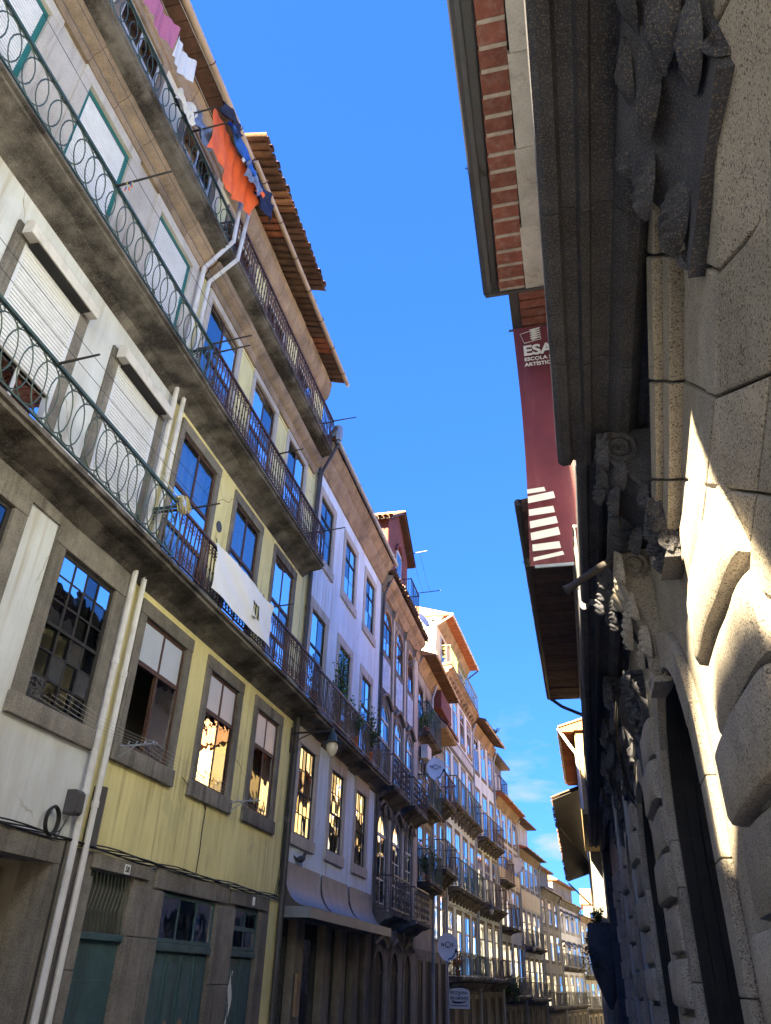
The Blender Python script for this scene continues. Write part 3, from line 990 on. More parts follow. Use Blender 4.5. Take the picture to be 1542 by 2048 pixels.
B.wall(0, Y(15.6), -3, 2.87, 'granite_old', depth=0.35, name='ground_floor_wall')
B.wall(Y(15.6), Y(16.1), -3, 2.87, 'stucco_yellow', name='ground_floor_pier')
B.wall(0, Y(16.1), 2.87, 13.45, 'stucco_yellow')
B.wall(0, Y(16.1), 13.45, 16.35, 'stucco_yellow', name='attic_wall')
B.core(0, Y(16.1), -3, 16.4)
B.sides(0, Y(16.1), -3, 16.4, 'stucco_grey')
# stone door surrounds
for i, (a, b, t) in enumerate(doors):
    B.p(MB().box(Y(a) - (0.06 if i == 0 else 0.3), Y(b) + 0.36, 0.0, 0.04, t + 0.002, 2.86 + 0.03 * (i % 2)), 'lintel', 'granite_old', bevel=0.012)
for a, b in ((9.1, 9.33), (10.4, 11.25), (13.17, 13.93), (15.12, 15.5)):
    z = -2.0
    while z < 2.55:
        h = random.uniform(0.7, 1.3)
        z2 = min(z + h, 2.6)
        B.p(MB().box(Y(a) - 0.005, Y(b) + 0.005, -0.3, 0.03 + random.uniform(0, 0.012), z + 0.004, z2 - 0.004), 'jamb_stone', 'granite_old', bevel=0.014)
        z = z2
# door 1: plain sheet with barred fanlight
d1_ = B.p(MB().box(Y(9.33), Y(10.4), -0.3, -0.24, -2, 1.92), 'door', 'wood_door')
MB().box(Y(9.33), Y(10.4), -0.3, -0.18, 1.92, 2.0).build('transom', 'wood_door', d1_, bevel=0.01)
MB().box(Y(9.4), Y(10.3), -0.24, -0.225, -0.8, 1.5).build('panel', 'wood_door', d1_, bevel=0.006)
for i in range(11):
    u = Y(9.42) + i * 0.09
    MB().tube([(u, -0.2, 2.0), (u - 0.04, -0.2, 2.25), (u + 0.03, -0.2, 2.5), (u, -0.2, 2.68)], 0.008, 4).build('grille_bar', 'iron_green', d1_)
MB().box(Y(9.33), Y(10.4), -0.33, -0.31, 2.0, 2.69).build('fanlight', 'room', d1_)
# door 2: four panelled leaves, glazed transom with notes
d2_ = B.p(MB().box(Y(11.25), Y(13.17), -0.3, -0.25, -2, 1.86), 'door', 'wood_door')
for i in range(4):
    u = Y(11.25) + 0.03 + i * 0.4725
    lf = MB().box(u, u + 0.44, -0.25, -0.215, -1.9, 1.84).build('leaf', 'wood_door', d2_, bevel=0.008)
for i in range(3):
    u = Y(11.25) + 0.49 + i * 0.4725
    MB().tube([(u, -0.215, -1.9), (u, -0.215, 1.82)], 0.022, 6).build('astragal', 'wood_door', d2_)
for i in range(4):
    u = Y(11.25) + 0.03 + i * 0.4725
    MB().box(u + 0.08, u + 0.36, -0.214, -0.195, 0.9, 1.72).build('panel', 'wood_door', d2_, bevel=0.012)
    MB().box(u + 0.08, u + 0.36, -0.214, -0.195, -0.7, 0.75).build('panel', 'wood_door', d2_, bevel=0.012)
    if i in (0, 1, 2):
        mb = MB()
        mb.add([(u + 0.1 + 0.03 * i, -0.193, 0.93), (u + 0.3, -0.193, 0.92), (u + 0.27, -0.193, 0.98), (u + 0.2, -0.193, 1.0 + 0.02 * i), (u + 0.14, -0.193, 0.97)], [[0, 1, 2, 3, 4]])
        mb.build('paint_chip', 'stone_warm', d2_)
MB().box(Y(11.25), Y(13.17), -0.3, -0.16, 1.86, 1.96).build('transom', 'wood_door', d2_, bevel=0.01)
tr = B.window(Y(11.25), Y(13.17), 1.97, 2.6, 'wood_door', cols=3, bars=(), gl='glass_old', sw=0, rec=0.2, fw=0.05, name='transom_window')
B.holes.pop()
for i in range(3):
    u = Y(11.36) + i * 0.63
    nt_ = MB().quad((u, -0.27, 2.26), (u + 0.38, -0.27, 2.26), (u + 0.38, -0.27, 2.38), (u, -0.27, 2.38)).build('paper_note', 'paper', tr)
    if i == 1:
        tm = text_mesh('COSTA', 0.1, 'print_white', bold=0.003)
        inst('lettering', tm, nt_, u + 0.03, -0.262, 2.285, rot=(R(90), 0, 0))
    if i:
        MB().quad((u + 0.05, -0.27, 2.02), (u + 0.36, -0.27, 2.02), (u + 0.36, -0.27, 2.2), (u + 0.05, -0.27, 2.2)).build('paper_note', 'paper', tr)
MB().box(Y(11.25), Y(13.17), -0.42, -0.4, 1.96, 2.62).build('room_back', 'room', tr)
# door 3
d3_ = B.p(MB().box(Y(13.93), Y(15.12), -0.3, -0.25, -2, 1.86), 'door', 'wood_door')
for i in range(2):
    u = Y(13.93) + 0.04 + i * 0.58
    MB().box(u, u + 0.53, -0.25, -0.22, -1.9, 1.84).build('leaf', 'wood_door', d3_, bevel=0.008)
    MB().box(u + 0.1, u + 0.43, -0.219, -0.205, 0.2, 1.7).build('panel', 'wood_door', d3_, bevel=0.01)
MB().grid(lambda a, b: (Y(14.1) + 0.16 * a + 0.03 * math.sin(b * 9) * (1 - a) - 0.03 * math.sin(b * 7 + 1) * a, -0.2 + 0.012 * math.sin(a * 5 + b * 8), 0.9 + 0.75 * b), 5, 9).build('torn_poster', 'curtain', d3_)
MB().box(Y(13.93), Y(15.12), -0.3, -0.17, 1.86, 1.95).build('transom', 'wood_door', d3_, bevel=0.01)
tr3 = B.window(Y(13.93), Y(15.12), 1.96, 2.62, 'wood_door', cols=2, bars=(0.5,), gl='glass_old', sw=0, rec=0.2, name='transom_window')
B.holes.pop()
MB().box(Y(13.93), Y(15.12), -0.42, -0.4, 1.95, 2.64).build('room_back', 'room', tr3)
for o_ in (d1_, d2_, d3_, tr, tr3):
    o_.location.y -= 0.17
# house number plate
np_ = B.p(MB().box(Y(10.02), Y(10.16), 0.042, 0.05, 2.7, 2.82), 'number_plate', 'plaque')
inst('lettering', text_mesh('58', 0.1, 'print_black', bold=0.002), np_, Y(10.035), 0.053, 2.725, rot=(R(90), 0, 0))
B.p(MB().box(Y(14.6), Y(14.68), 0.042, 0.07, 2.68, 2.82), 'bell_box', 'plaque', bevel=0.01)
for z, h in ((6.8, 0.92), (10.25, 0.9), (13.68, 0.96)):
    bl = B.slab(Y(8.95), Y(16.08 if z < 7 else 15.7), z, 0.54, 0.14)
    B.rail(bl, Y(8.97), Y(16.08 if z < 7 else 15.68), z, 0.54, h, 'baluster', 'iron_brown', ends=(True, z > 7))
B.cornice(Y(8.9), Y(15.75), [(0, 13.0), (0.06, 13.0), (0.1, 13.1), (0.1, 13.16), (0.2, 13.22), (0.27, 13.34), (0.27, 13.4), (0, 13.45)], 'stone_warm', 0.75)
B.p(MB().box(Y(8.95), Y(15.9), 0.0, 0.02, 12.93, 12.98), 'painted_band', 'stucco_yellow')
cp = [(0, 15.7)] + [(0.02 + 0.18 * math.sin(t * math.pi / 2 / 6), 15.75 + 0.5 * (1 - math.cos(t * math.pi / 2 / 6))) for t in range(7)] + [(0.22, 16.3), (0.22, 16.36), (0, 16.38)]
B.cornice(Y(8.9), Y(16.05), cp, 'stone_warm', 0.52)
B.tile_eave(Y(8.9), Y(16.1), 16.42, 0.05, 0.64, 0.28, 'tile_old', alt='terracotta')
B.gutter(Y(8.86), Y(16.15), 16.38, 0.66, 0.06, 'pvc_beige', 0.95)
B.p(MB().lathe(Y(16.15), 0.66, [(0.01, 16.30), (0.06, 16.33), (0.065, 16.4), (0.01, 16.42)], 8), 'gutter_end', 'pvc')
# attic with a second eave
B.p(MB().box(Y(8.9), Y(13.4), -4, -0.05, 16.5, 17.5), 'attic_storey', 'stucco_cream')
cp2 = [(-0.05, 16.8)] + [(-0.05 + 0.26 * math.sin(t * math.pi / 2 / 6), 16.82 + 0.42 * (1 - math.cos(t * math.pi / 2 / 6))) for t in range(7)] + [(0.24, 17.3), (-0.05, 17.34)]
B.cornice(Y(8.9), Y(13.35), cp2, 'stone_warm', 0.6)
B.tile_eave(Y(8.9), Y(13.5), 17.38, 0.05, 0.76, 0.3, 'tile_old', alt='tile_orange')
# downpipes and white drain elbows
B.pipe([(Y(9.0), 0.62, 16.2), (Y(9.0), 0.5, 15.9), (Y(9.0), 0.66, 15.1), (Y(8.97), 0.62, 13.4), (Y(8.98), 0.1, 12.9), (Y(8.98), 0.08, 2), (Y(8.98), 0.08, -2)], 0.042, 'pvc')
B.pipe([(Y(15.98), 0.5, 14.7), (Y(16.0), 0.1, 14.2), (Y(16.04), 0.08, 12), (Y(16.04), 0.08, -2)], 0.05, 'zinc_dark')
B.pipe([(Y(15.93), 0.05, 6.6), (Y(15.93), 0.05, 3.0)], 0.02, 'cable', False, 'conduit')
B.pipe([(Y(9.05), 0.07, 3.6), (Y(9.05), 0.07, 2.9)], 0.09, 'zinc_dark', False, 'cable_sleeve')
# cable bundle along the lintel line of A and B
mb = MB()
for k in range(5):
    mb.tube([(Y(5.0) + t * 0.28, 0.045 + 0.012 * (k % 3) + 0.008 * math.sin(t * 1.3 + k), 2.885 + 0.018 * math.sin(t * 0.9 + k * 1.4) + 0.012 * k) for t in range(40)], 0.009, 4)
B.p(mb, 'cable_bundle', 'cable')
mb = MB().tube([(Y(12.2) + 0.01 * math.sin(t), 0.02, 4.05 - t * 0.1) for t in range(12)], 0.008, 4)
mb.tube([(Y(11.2), 0.04, 4.2), (Y(11.5), 0.03, 4.12), (Y(12.1), 0.02, 4.0), (Y(12.2), 0.02, 3.9)], 0.008, 4)
mb.tube([(Y(15.8), 0.04, 2.9), (Y(15.9), 0.05, 3.3), (Y(15.88), 0.05, 4.4), (Y(15.95), 0.04, 6.4)], 0.008, 4)
mb.tube([(Y(15.7), 0.04, 2.88), (Y(15.86), 0.05, 3.5), (Y(15.84), 0.05, 6.4)], 0.007, 4)
B.p(mb, 'cable', 'cable')
B.p(MB().lathe(Y(11.18), 0.015, [(0.001, 8.62), (0.001, 8.63)], 6), 'wall_anchor', 'zinc_dark')
B.p(MB().profu([(Y(11.12) + 0.11 * math.cos(2 * math.pi * i / 12), 8.7 + 0.11 * math.sin(2 * math.pi * i / 12)) for i in range(12)], 0.0, 0.012), 'vent_plate', 'zinc_dark')
# clothesline brackets under the first floor windows
for ya in (9.28, 13.05):
    mb = MB().tube([(Y(ya), 0.05, 4.18), (Y(ya), 0.62, 4.2)], 0.014, 4).tube([(Y(ya), 0.02, 4.0), (Y(ya), 0.3, 4.18)], 0.01, 4)
    for i in range(4):
        mb.tube([(Y(ya) - 0.03, 0.2 + 0.12 * i, 4.2), (Y(ya), 0.2 + 0.12 * i, 4.24)], 0.008, 4)
    B.p(mb, 'clothesline_bracket', 'zinc')
mb = MB()
for i in range(5):
    dd = 0.2 + 0.1 * i
    for a, b in ((7.2, 9.28), (9.28, 11.2), (11.2, 13.05), (13.05, 15.2)):
        mb.tube([(Y(a + (b - a) * t / 6), dd, 4.21 - 0.05 * math.sin(math.pi * t / 6)) for t in range(7)], 0.0025, 3)
B.p(mb, 'clothesline', 'cord')

# ---- C: pale blue house with a zinc awning
y0 = 16.1
Cc = House('pale_blue_house', 'pale blue plastered house with three column windows above a curved metal awning', -6, y0, LEFT, 'row houses on the left side')
Cw = [(16.58, 17.72), (19.05, 20.18), (21.48, 22.58)]
for a, b in Cw:
    a, b = Y(a), Y(b)
    Cc.window(a, b, 4.22, 6.12, 'wood_dark', cols=4, bars=(0.47,), minor=(0.24, 0.73), sw=0.22, sill=0.24, lint=0.6, proj=0.03, sm='granite_pale', mw=0.022, fw=0.05, curtain='blind', cfrac=(0.0, 0.45))
    Cc.window(a, b, 6.9, 9.5, 'wood_dark', cols=2, bars=(0.66,), minor=(0.33,), sw=0.22, sill=0.04, lint=0.26, proj=0.03, sm='granite_pale', mw=0.03, curtain='blind', cfrac=(0, 0.6))
    Cc.window(a, b, 11.12, 12.88, 'wood_dark', cols=2, bars=(0.68,), minor=(0.36,), sw=0.22, sill=0.26, lint=0.24, proj=0.03, sm='granite_pale', mw=0.03, curtain='blind', cfrac=(0.0, 0.45))
for a, b in ((16.45, 17.3), (17.85, 19.35), (19.9, 20.75), (21.2, 22.0), (22.45, 23.1)):
    Cc.holes.append((Y(a), Y(b), -3, 2.62))
    dd = Cc.p(MB().box(Y(a), Y(b), -0.24, -0.19, -2, 2.62), 'shop_door', 'wood_dark')
    MB().box(Y(a) + 0.1, Y(b) - 0.1, -0.189, -0.17, 0.3, 2.3).build('pane', 'glass_old', dd)
Cc.wall(0, Y(23.6), -3, 2.75, 'granite_old', depth=0.45, name='ground_floor_wall')
Cc.wall(0, Y(23.6), 2.75, 13.6, 'stucco_blue')
Cc.core(0, Y(23.6), -3, 14.3)
Cc.sides(0, Y(23.6), -3, 14.3, 'stucco_grey')
Cc.p(MB().box(Y(17.36), Y(17.62), 0.02, 0.08, 0.9, 1.65), 'notice_board', 'stone_warm', bevel=0.01)
for z in (6.66,):
    bl = Cc.slab(Y(16.1), Y(23.6), 6.8, 0.5, 0.16)
    Cc.rail(bl, Y(16.1), Y(23.58), 6.8, 0.5, 0.92, 'double', 'iron_black', ends=(False, True), step=0.1)
ccp = [(0, 13.52), (0.05, 13.54), (0.07, 13.66), (0.12, 13.7), (0.14, 13.78), (0.22, 13.9), (0.22, 13.98), (0.32, 14.06), (0.36, 14.2), (0.4, 14.24), (0.4, 14.3), (0, 14.34)]
Cc.cornice(Y(16.1), Y(23.6), ccp, 'stone_warm', 1.1)
Cc.tile_eave(Y(16.1), Y(23.6), 14.36, 0.36, 0.46, 0.3, 'tile_old', 0.24)
Cc.gutter(Y(16.15), Y(23.75), 14.36, 0.5, 0.065, 'zinc', 1.3, bm='zinc')
Cc.pipe([(Y(16.25), 0.5, 14.3), (Y(16.2), 0.42, 14.1), (Y(16.14), 0.1, 13.3), (Y(16.12), 0.07, 12), (Y(16.12), 0.07, -2)], 0.045, 'zinc_dark')
Cc.p(MB().lathe(Y(16.25), 0.45, [(0.12, 14.42), (0.15, 14.6), (0.13, 14.9), (0.05, 14.95)], 8), 'chimney_pot', 'zinc')
# awning of three curved canopies
aw_spans = [(16.2, 18.55), (18.72, 20.95), (21.12, 23.45)]
prof = []
for i in range(11):
    t = i / 10
    prof.append((0.03 + 0.6 * t ** 2.1, 3.64 - 0.84 * math.sin(t * math.pi / 2) ** 0.9))
awn = Cc.p(MB().box(Y(16.2), Y(23.45), 0.02, 0.1, 2.64, 2.8), 'awning', 'zinc_dark')
for a, b in aw_spans:
    mb = MB()
    n = len(prof)
    vs = [(Y(a), d, z) for d, z in prof] + [(Y(b), d, z) for d, z in prof] + [(Y(a), d - 0.02, z - 0.02) for d, z in prof] + [(Y(b), d - 0.02, z - 0.02) for d, z in prof]
    mb.add(vs, [[i, i + 1, n + i + 1, n + i] for i in range(n - 1)] + [[2 * n + i, 3 * n + i, 3 * n + i + 1, 2 * n + i + 1] for i in range(n - 1)])
    mb.build('canopy', 'awning_metal', awn, smooth=True)
    for u in (Y(a) + 0.004, Y(b) - 0.004):
        mb = MB()
        mb.add([(u, d, z) for d, z in prof] + [(u, 0.02, 2.8)], [list(range(n + 1))])
        mb.build('canopy_side', 'zinc_dark', awn)
for i in range(4):
    a = 16.2 + 7.25 * i / 4
    MB().box(Y(a) + 0.004, Y(a + 7.25 / 4) - 0.004, 0.6, 0.645, 2.6, 2.8).build('valance', 'awning_metal', awn)
MB().box(Y(16.2), Y(16.23), 0.03, 0.6, 2.6, 2.8).build('valance', 'awning_metal', awn)
MB().box(Y(16.25), Y(23.4), 0.1, 0.6, 2.66, 2.68).build('awning_soffit', 'zinc_dark', awn)

# ---- D: baroque house with arched windows
y0 = 23.6
D = House('baroque_house', 'narrow tiled house with arched windows, wavy stone hoods and a red gabled dormer', -6, y0, LEFT, 'row houses on the left side')
Dw = [(23.98, 25.2), (26.08, 27.2), (28.12, 29.15)]
for a, b in Dw:
    a, b = Y(a), Y(b)
    D.arch_window(a, b, 3.5, 6.0, 'wood_white', 'granite_old', hood=0.28, bars=(0.35, 0.7), rise=0.6, curtain='blind')
    D.arch_window(a, b, 6.95, 9.45, 'wood_white', 'granite_old', hood=0.28, bars=(0.35, 0.7), rise=0.5, curtain='blind')
    D.arch_window(a, b, 11.3, 12.85, 'wood_brown', 'stone_warm', bars=(0.5,), rise=0.45)
    D.arch_window(a, b, -2, 2.3, 'wood_dark', 'granite_old', gl='wood_dark', bars=(0.3, 0.6), rise=0.55, hood=0.2)
    # framed tile panel between floors, individual tiles
    pn = D.p(MB().box(a - 0.02, b + 0.02, 0.0, 0.03, 9.95, 11.05), 'tile_panel', 'granite_pale', bevel=0.01)
    tm = MB().box(0, 0.13, 0.03, 0.036, 0, 0.13).mesh('tile', 'azulejo')
    for i in range(int((b - a) / 0.137)):
        for j in range(8):
            inst('tile', tm, pn, a + 0.01 + i * 0.137, 0.0, 9.96 + j * 0.1355)
D.wall(0, Y(30.1), -3, 3.2, 'granite_old', name='ground_floor_wall')
D.wall(0, Y(30.1), 3.2, 13.4, 'granite_old')
D.core(0, Y(30.1), -3, 14)
D.sides(0, Y(30.1), -3, 14, 'stucco_grey')
for yy in (23.62, 25.42, 27.46, 29.35):
    w_ = 0.26 if yy < 29 else 0.72
    D.p(MB().box(Y(yy) + 0.03, Y(yy) + w_, 0.002, 0.05, 3.3, 13.3), 'pilaster', 'granite_pale', bevel=0.015)
    D.p(MB().prof([(0.05, 13.0), (0.12, 13.06), (0.12, 13.2), (0.18, 13.3), (0.05, 13.34)], Y(yy), Y(yy) + w_ + 0.03), 'capital', 'stone_warm')
dcp = [(0, 13.32), (0.06, 13.34), (0.08, 13.44), (0.18, 13.52), (0.2, 13.62), (0.34, 13.72), (0.38, 13.84), (0.38, 13.9), (0, 13.94)]
D.cornice(Y(23.6), Y(30.1), dcp, 'stone_warm', 0.8)
D.tile_eave(Y(23.6), Y(30.1), 13.96, 0.36, 0.5, 0.3, 'tile_old', 0.24)
D.pipe([(Y(23.75), 0.48, 14.2), (Y(23.7), 0.4, 13.95), (Y(23.66), 0.1, 13.2), (Y(23.66), 0.07, 12), (Y(23.66), 0.07, -2)], 0.05, 'zinc_dark')
# curved iron balconies
def bow(hs, ua, ub, z, out, h, material, style='scroll', sl='slab_stone'):
    mb = MB()
    mb.prof([(0, z - 0.38), (out * 0.25, z - 0.34), (out * 0.55, z - 0.2), (out * 0.85, z - 0.16), (out, z - 0.1), (out, z), (0, z)], ua, ub)
    bl = hs.p(mb, 'balcony', sl, smooth=True)
    hs.rail(bl, ua + 0.03, ub - 0.03, z, out, h, style, material)
    return bl
bow(D, Y(23.85), Y(26.2), 3.25, 0.62, 0.95, 'iron_grey')
bow(D, Y(27.0), Y(29.6), 3.25, 0.62, 0.95, 'iron_grey')
bow(D, Y(23.9), Y(26.4), 6.75, 0.55, 0.95, 'iron_brown')
bow(D, Y(27.1), Y(29.7), 6.75, 0.55, 0.95, 'iron_brown')
for u in (24.6, 25.4, 27.6, 28.8):
    mb = MB()
    mb.spiral(Y(u), 0.12, 6.1, 0.18, 1.5, 0.05, 1, 0.5)
    mb.spiral(Y(u), 0.12, 2.75, 0.18, 1.5, 0.05, 1, 0.5)
    D.p(mb, 'carved_scroll', 'granite_old')
# dormer
dm = D.p(MB().profu([(Y(24.75), 14.3), (Y(28.35), 14.3), (Y(28.35), 17.0), (Y(26.55), 18.2), (Y(24.75), 17.0)], -4, -0.12), 'dormer', 'wood_red')
for i in range(17):
    u = Y(24.78) + i * 0.21
    zt = 17.0 + 1.2 * (1 - abs((u + 0.1) - Y(26.55)) / 1.8)
    MB().box(u, u + 0.195, -0.118, -0.1, 14.32, zt - 0.08).build('board', 'wood_red', dm)
for s_ in (-1, 1):
    c = Y(26.55)
    mb = MB()
    mb.profu([(c, 18.24), (c + s_ * 2.15, 16.8), (c + s_ * 2.15, 16.92), (c, 18.36)], -4, 0.14)
    mb.build('dormer_roof', 'wood_brown', dm)
    tme = MB()
    k = 5
    vs = []
    for t in (0, 1):
        for i in range(k + 1):
            a = math.pi * i / k
            vs.append((s_ * 2.3 * t, 0.1 * math.cos(a), 0.09 * math.sin(a) - 1.54 * t))
    tme.add(vs, [[i, i + 1, k + 2 + i, k + 1 + i] for i in range(k)])
    tme = tme.mesh('roof_tile', 'tile_orange', True)
    for i in range(18):
        inst('roof_tile', tme, dm, c, 0.1 - i * 0.22, 18.36)
dw = MB()
dw.box(Y(26.1), Y(27.0), -0.1, -0.06, 14.9, 16.4)
dwo = dw.build('dormer_window', 'wood_white', dm)
MB().quad((Y(26.16), -0.055, 15.0), (Y(26.94), -0.055, 15.0), (Y(26.94), -0.055, 16.3), (Y(26.16), -0.055, 16.3)).build('pane', 'glass_old', dwo)
mb = MB()
mb.tube([(Y(26.0) + 1.1 * i / 10, -0.06, 16.3 + 0.45 * math.sin(math.pi * i / 10)) for i in range(11)], 0.07, 5)
mb.build('dormer_arch', 'wood_red', dm)
bl = D.p(MB().box(Y(25.6), Y(28.3), 0.0, 0.42, 14.36, 14.44), 'roof_balcony', 'zinc_dark')
D.rail(bl, Y(26.9), Y(28.6), 14.44, 0.42, 0.95, 'bars', 'iron_black')
D.p(MB().tube([(Y(26.0), 0.3, 16.0), (Y(26.0), 1.2, 16.1)], 0.018, 5).tube([(Y(28.3), 0.35, 15.4), (Y(28.3), 1.35, 15.45)], 0.018, 5)
    .tube([(Y(26.0), 0.9, 16.07), (Y(27.2), 0.9, 15.6), (Y(28.3), 0.9, 15.42)], 0.006, 3).tube([(Y(26.0), 0.6, 16.04), (Y(27.2), 0.6, 15.6), (Y(28.3), 0.6, 15.42)], 0.006, 3), 'clothesline_bar', 'iron_grey')
for ya, za in ((25.0, 11.9), (27.0, 11.9)):
    D.p(MB().tube([(Y(ya), 0.0, za), (Y(ya), 0.75, za + 0.05)], 0.012, 4).tube([(Y(ya), 0.1, za - 0.3), (Y(ya), 0.6, za + 0.03)], 0.01, 4), 'clothesline_bracket', 'zinc')

# ---- farther houses: generic builder in the house's own frame
def far_house(name, label, p0, p1, cols, floors, top, wallm='stucco_white', sm='granite_old', fm='wood_white', base=-6.0, eave=None, gl='glass', side='stucco_grey', lowm='granite_old', pipem='zinc', sw=0.14, core_d=-9.0):
    """p0,p1: ends of the facade on plan. floors: dicts z0,z1 window span, balcony z/out/rail, cols"""
    dx, dy = p1[0] - p0[0], p1[1] - p0[1]
    L = math.hypot(dx, dy)
    h = House(name, label, p0[0], p0[1], math.atan2(dy, dx), 'row houses on the left side')
    h.L = L
    for f in floors:
        n = f.get('n', cols)
        for i in range(n):
            c = L * (i + 0.5) / n
            ww = f.get('w', min(1.15, L / n * 0.56))
            z0_, z1_ = f['z']
            if f.get('arch'):
                h.arch_window(c - ww / 2, c + ww / 2, z0_, z1_, f.get('fm', fm), sm, gl, rise=0.35, curtain=f.get('curtain'))
            else:
                h.window(c - ww / 2, c + ww / 2, z0_, z1_, f.get('fm', fm), cols=2, bars=f.get('bars', (0.68,)), gl='wood_dark' if f is floors[0] else gl, sw=sw, sill=f.get('sill', 0.05), lint=0.16, proj=0.014, rec=0.0, sm=f.get('sm', sm), curtain=(f['curtain'] if 'curtain' in f else random.choice(('curtain', 'curtain', 'blind', None, 'board'))), cfrac=random.choice(((0, 1), (0, 0.6), (0.35, 1), (0.6, 1), (0, 0.4))))
    split = floors[0]['z'][1] + 0.35
    h.wall(0, L, base, split, lowm, name='ground_floor_wall')
    h.wall(0, L, split, top, wallm)
    h.core(0, L, base, top, d1=core_d)
    h.sides(0, L, base, top, side, core_d)
    for f in floors:
        b = f.get('bal')
        if b:
            ua, ub = b.get('span', (0.05, 0.95))
            ua, ub = ua * L, ub * L
            sl = h.slab(ua, ub, b['z'], b.get('out', 0.5), 0.14)
            h.rail(sl, ua + 0.02, ub - 0.02, b['z'], b.get('out', 0.5), b.get('h', 1.0), b.get('style', 'bars'), b.get('m', 'iron_green'), step=b.get('step'))
            if b.get('corb'):
                k = max(2, int((ub - ua) / 0.8))
                h.corbels(sl, [ua + (ub - ua) * (i + 0.5) / k for i in range(k)], b['z'] - 0.22, b.get('out', 0.5) * 0.9)
    if eave:
        k = eave.get('kind', 'board')
        z = top
        if eave.get('cornice', True):
            cpx = [(0, z - 0.5), (0.05, z - 0.48), (0.08, z - 0.34), (0.16, z - 0.28), (0.2, z - 0.14), (0.3, z - 0.06), (0.3, z), (0, z + 0.02)]
            h.cornice(0, L, cpx, eave.get('cm', 'stone_warm'), 0.9)
        if k == 'board':
            h.flat_eave(0, L, z + 0.05, 0, eave['out'], eave.get('m', 'wood_eave'), eave.get('rm', 'tile_orange'), boards=0.3, slope=eave.get('slope', 0.3))
        else:
            h.tile_eave(0, L, z + 0.06, 0.2, eave['out'], 0.3, eave.get('m', 'tile_old'), 0.23)
        h.gutter(0, L, z + 0.05, eave['out'] + 0.03, 0.055, eave.get('gm', 'pvc_beige'), 1.5)
    h.pipe([(L - 0.1, 0.3, top - 0.2), (L - 0.08, 0.08, top - 0.8), (L - 0.08, 0.07, base + 2)], 0.05, pipem)
    return h

LX = [(-6.0, 30.1), (-6.0, 33.4), (-6.0, 36.7), (-5.72, 45.5), (-5.2, 52.0), (-4.5, 60.0), (-3.6, 68.0), (-2.5, 76.0), (-0.9, 86.0), (1.0, 96.0), (3.6, 108.0)]
E1 = far_house('green_balcony_house', 'slim brown house with green railed balconies and deep wooden eave beyond the tiled one', LX[0], LX[1], 2, [
    dict(z=(-1.5, 2.2), fm='wood_dark', curtain=None), dict(z=(4.7, 6.7), bal=dict(z=4.7, m='iron_teal', out=0.5, h=1.1, span=(0.05, 0.98))),
    dict(z=(7.4, 9.3), bal=dict(z=7.4, m='iron_teal', out=0.5, h=1.1, span=(0.05, 0.98))), dict(z=(10.2, 12.2), fm='wood_dark', bal=dict(z=10.2, m='iron_teal', out=0.5, h=1.2, span=(0.05, 0.98)))],
    13.3, 'stucco_grey', 'granite_old', 'wood_white', eave=dict(out=0.8, m='wood_eave'))
E2 = far_house('dark_balcony_house', 'narrow house with boxy dark iron balconies and a small tiled hood on top', LX[1], LX[2], 2, [
    dict(z=(-1.5, 2.2), fm='wood_dark', curtain=None), dict(z=(3.0, 4.7)), dict(z=(5.5, 7.5), bal=dict(z=5.5, m='iron_grey', out=0.62, h=1.1, corb=True, span=(0.03, 0.97))),
    dict(z=(8.25, 10.2), bal=dict(z=8.25, m='iron_brown', out=0.62, h=1.1, corb=True, span=(0.03, 0.97))), dict(z=(10.9, 12.6))],
    13.3, 'stucco_grey', 'granite_old', 'wood_white', eave=dict(out=0.8, m='wood_eave'))
hd = E2.p(MB().prof([(0, 11.2), (0.62, 11.2), (0.7, 11.25), (0.7, 11.34), (0, 12.0)], 0.1, E2.L - 0.1), 'oriel_hood', 'stone_warm')
MB().prof([(0.0, 12.02), (0.75, 11.36), (0.78, 11.42), (0, 12.12)], 0.04, E2.L - 0.04).build('hood_roof', 'wood_red', hd)
E2.p(MB().box(0.2, E2.L - 0.2, 0.0, 0.45, 12.13, 13.0), 'glazed_box', 'wood_red', bevel=0.02)
for z in (9.2, 8.75):
    ac = E1.p(MB().box(0.5 + (9.2 - z) * 2.2, 1.35 + (9.2 - z) * 2.2, 0.08, 0.36, z, z + 0.55), 'air_conditioner', 'painted_box', bevel=0.02)
F = far_house('terrace_house', 'tall granite house with white upper panels and a railed terrace under a cream attic', LX[2], LX[3], 4, [
    dict(z=(-3.8, 0.9), fm='wood_dark', curtain=None), dict(z=(1.8, 4.3), bars=(0.7, 0.35), bal=dict(z=1.78, m='iron_teal', out=0.6, h=0.9, corb=True, style='double', step=0.2)),
    dict(z=(5.25, 7.8), bal=dict(z=5.22, m='iron_teal', out=0.55, h=1.15, corb=True, style='double', step=0.2)),
    dict(z=(8.8, 11.3), bal=dict(z=8.78, m='iron_teal', out=0.55, h=1.2, corb=True, style='double', step=0.2)), dict(z=(12.7, 14.4), sill=0.2, sm='stone_warm')],
    15.0, 'stucco_blue', 'granite_old', 'wood_white', pipem='zinc')
F.p(MB().box(0.02, F.L - 0.02, 0.004, 0.06, 11.55, 12.3), 'string_course', 'granite_old')
F.p(MB().box(0.3, F.L - 0.3, 0.061, 0.075, 11.7, 12.15), 'plaster_panel', 'stucco_white')
fcp = [(0, 14.7), (0.06, 14.74), (0.1, 14.9), (0.3, 15.0), (0.34, 15.12), (0.5, 15.2), (0.5, 15.3), (0, 15.32)]
F.cornice(0, F.L, fcp, 'stone_warm', 0.9)
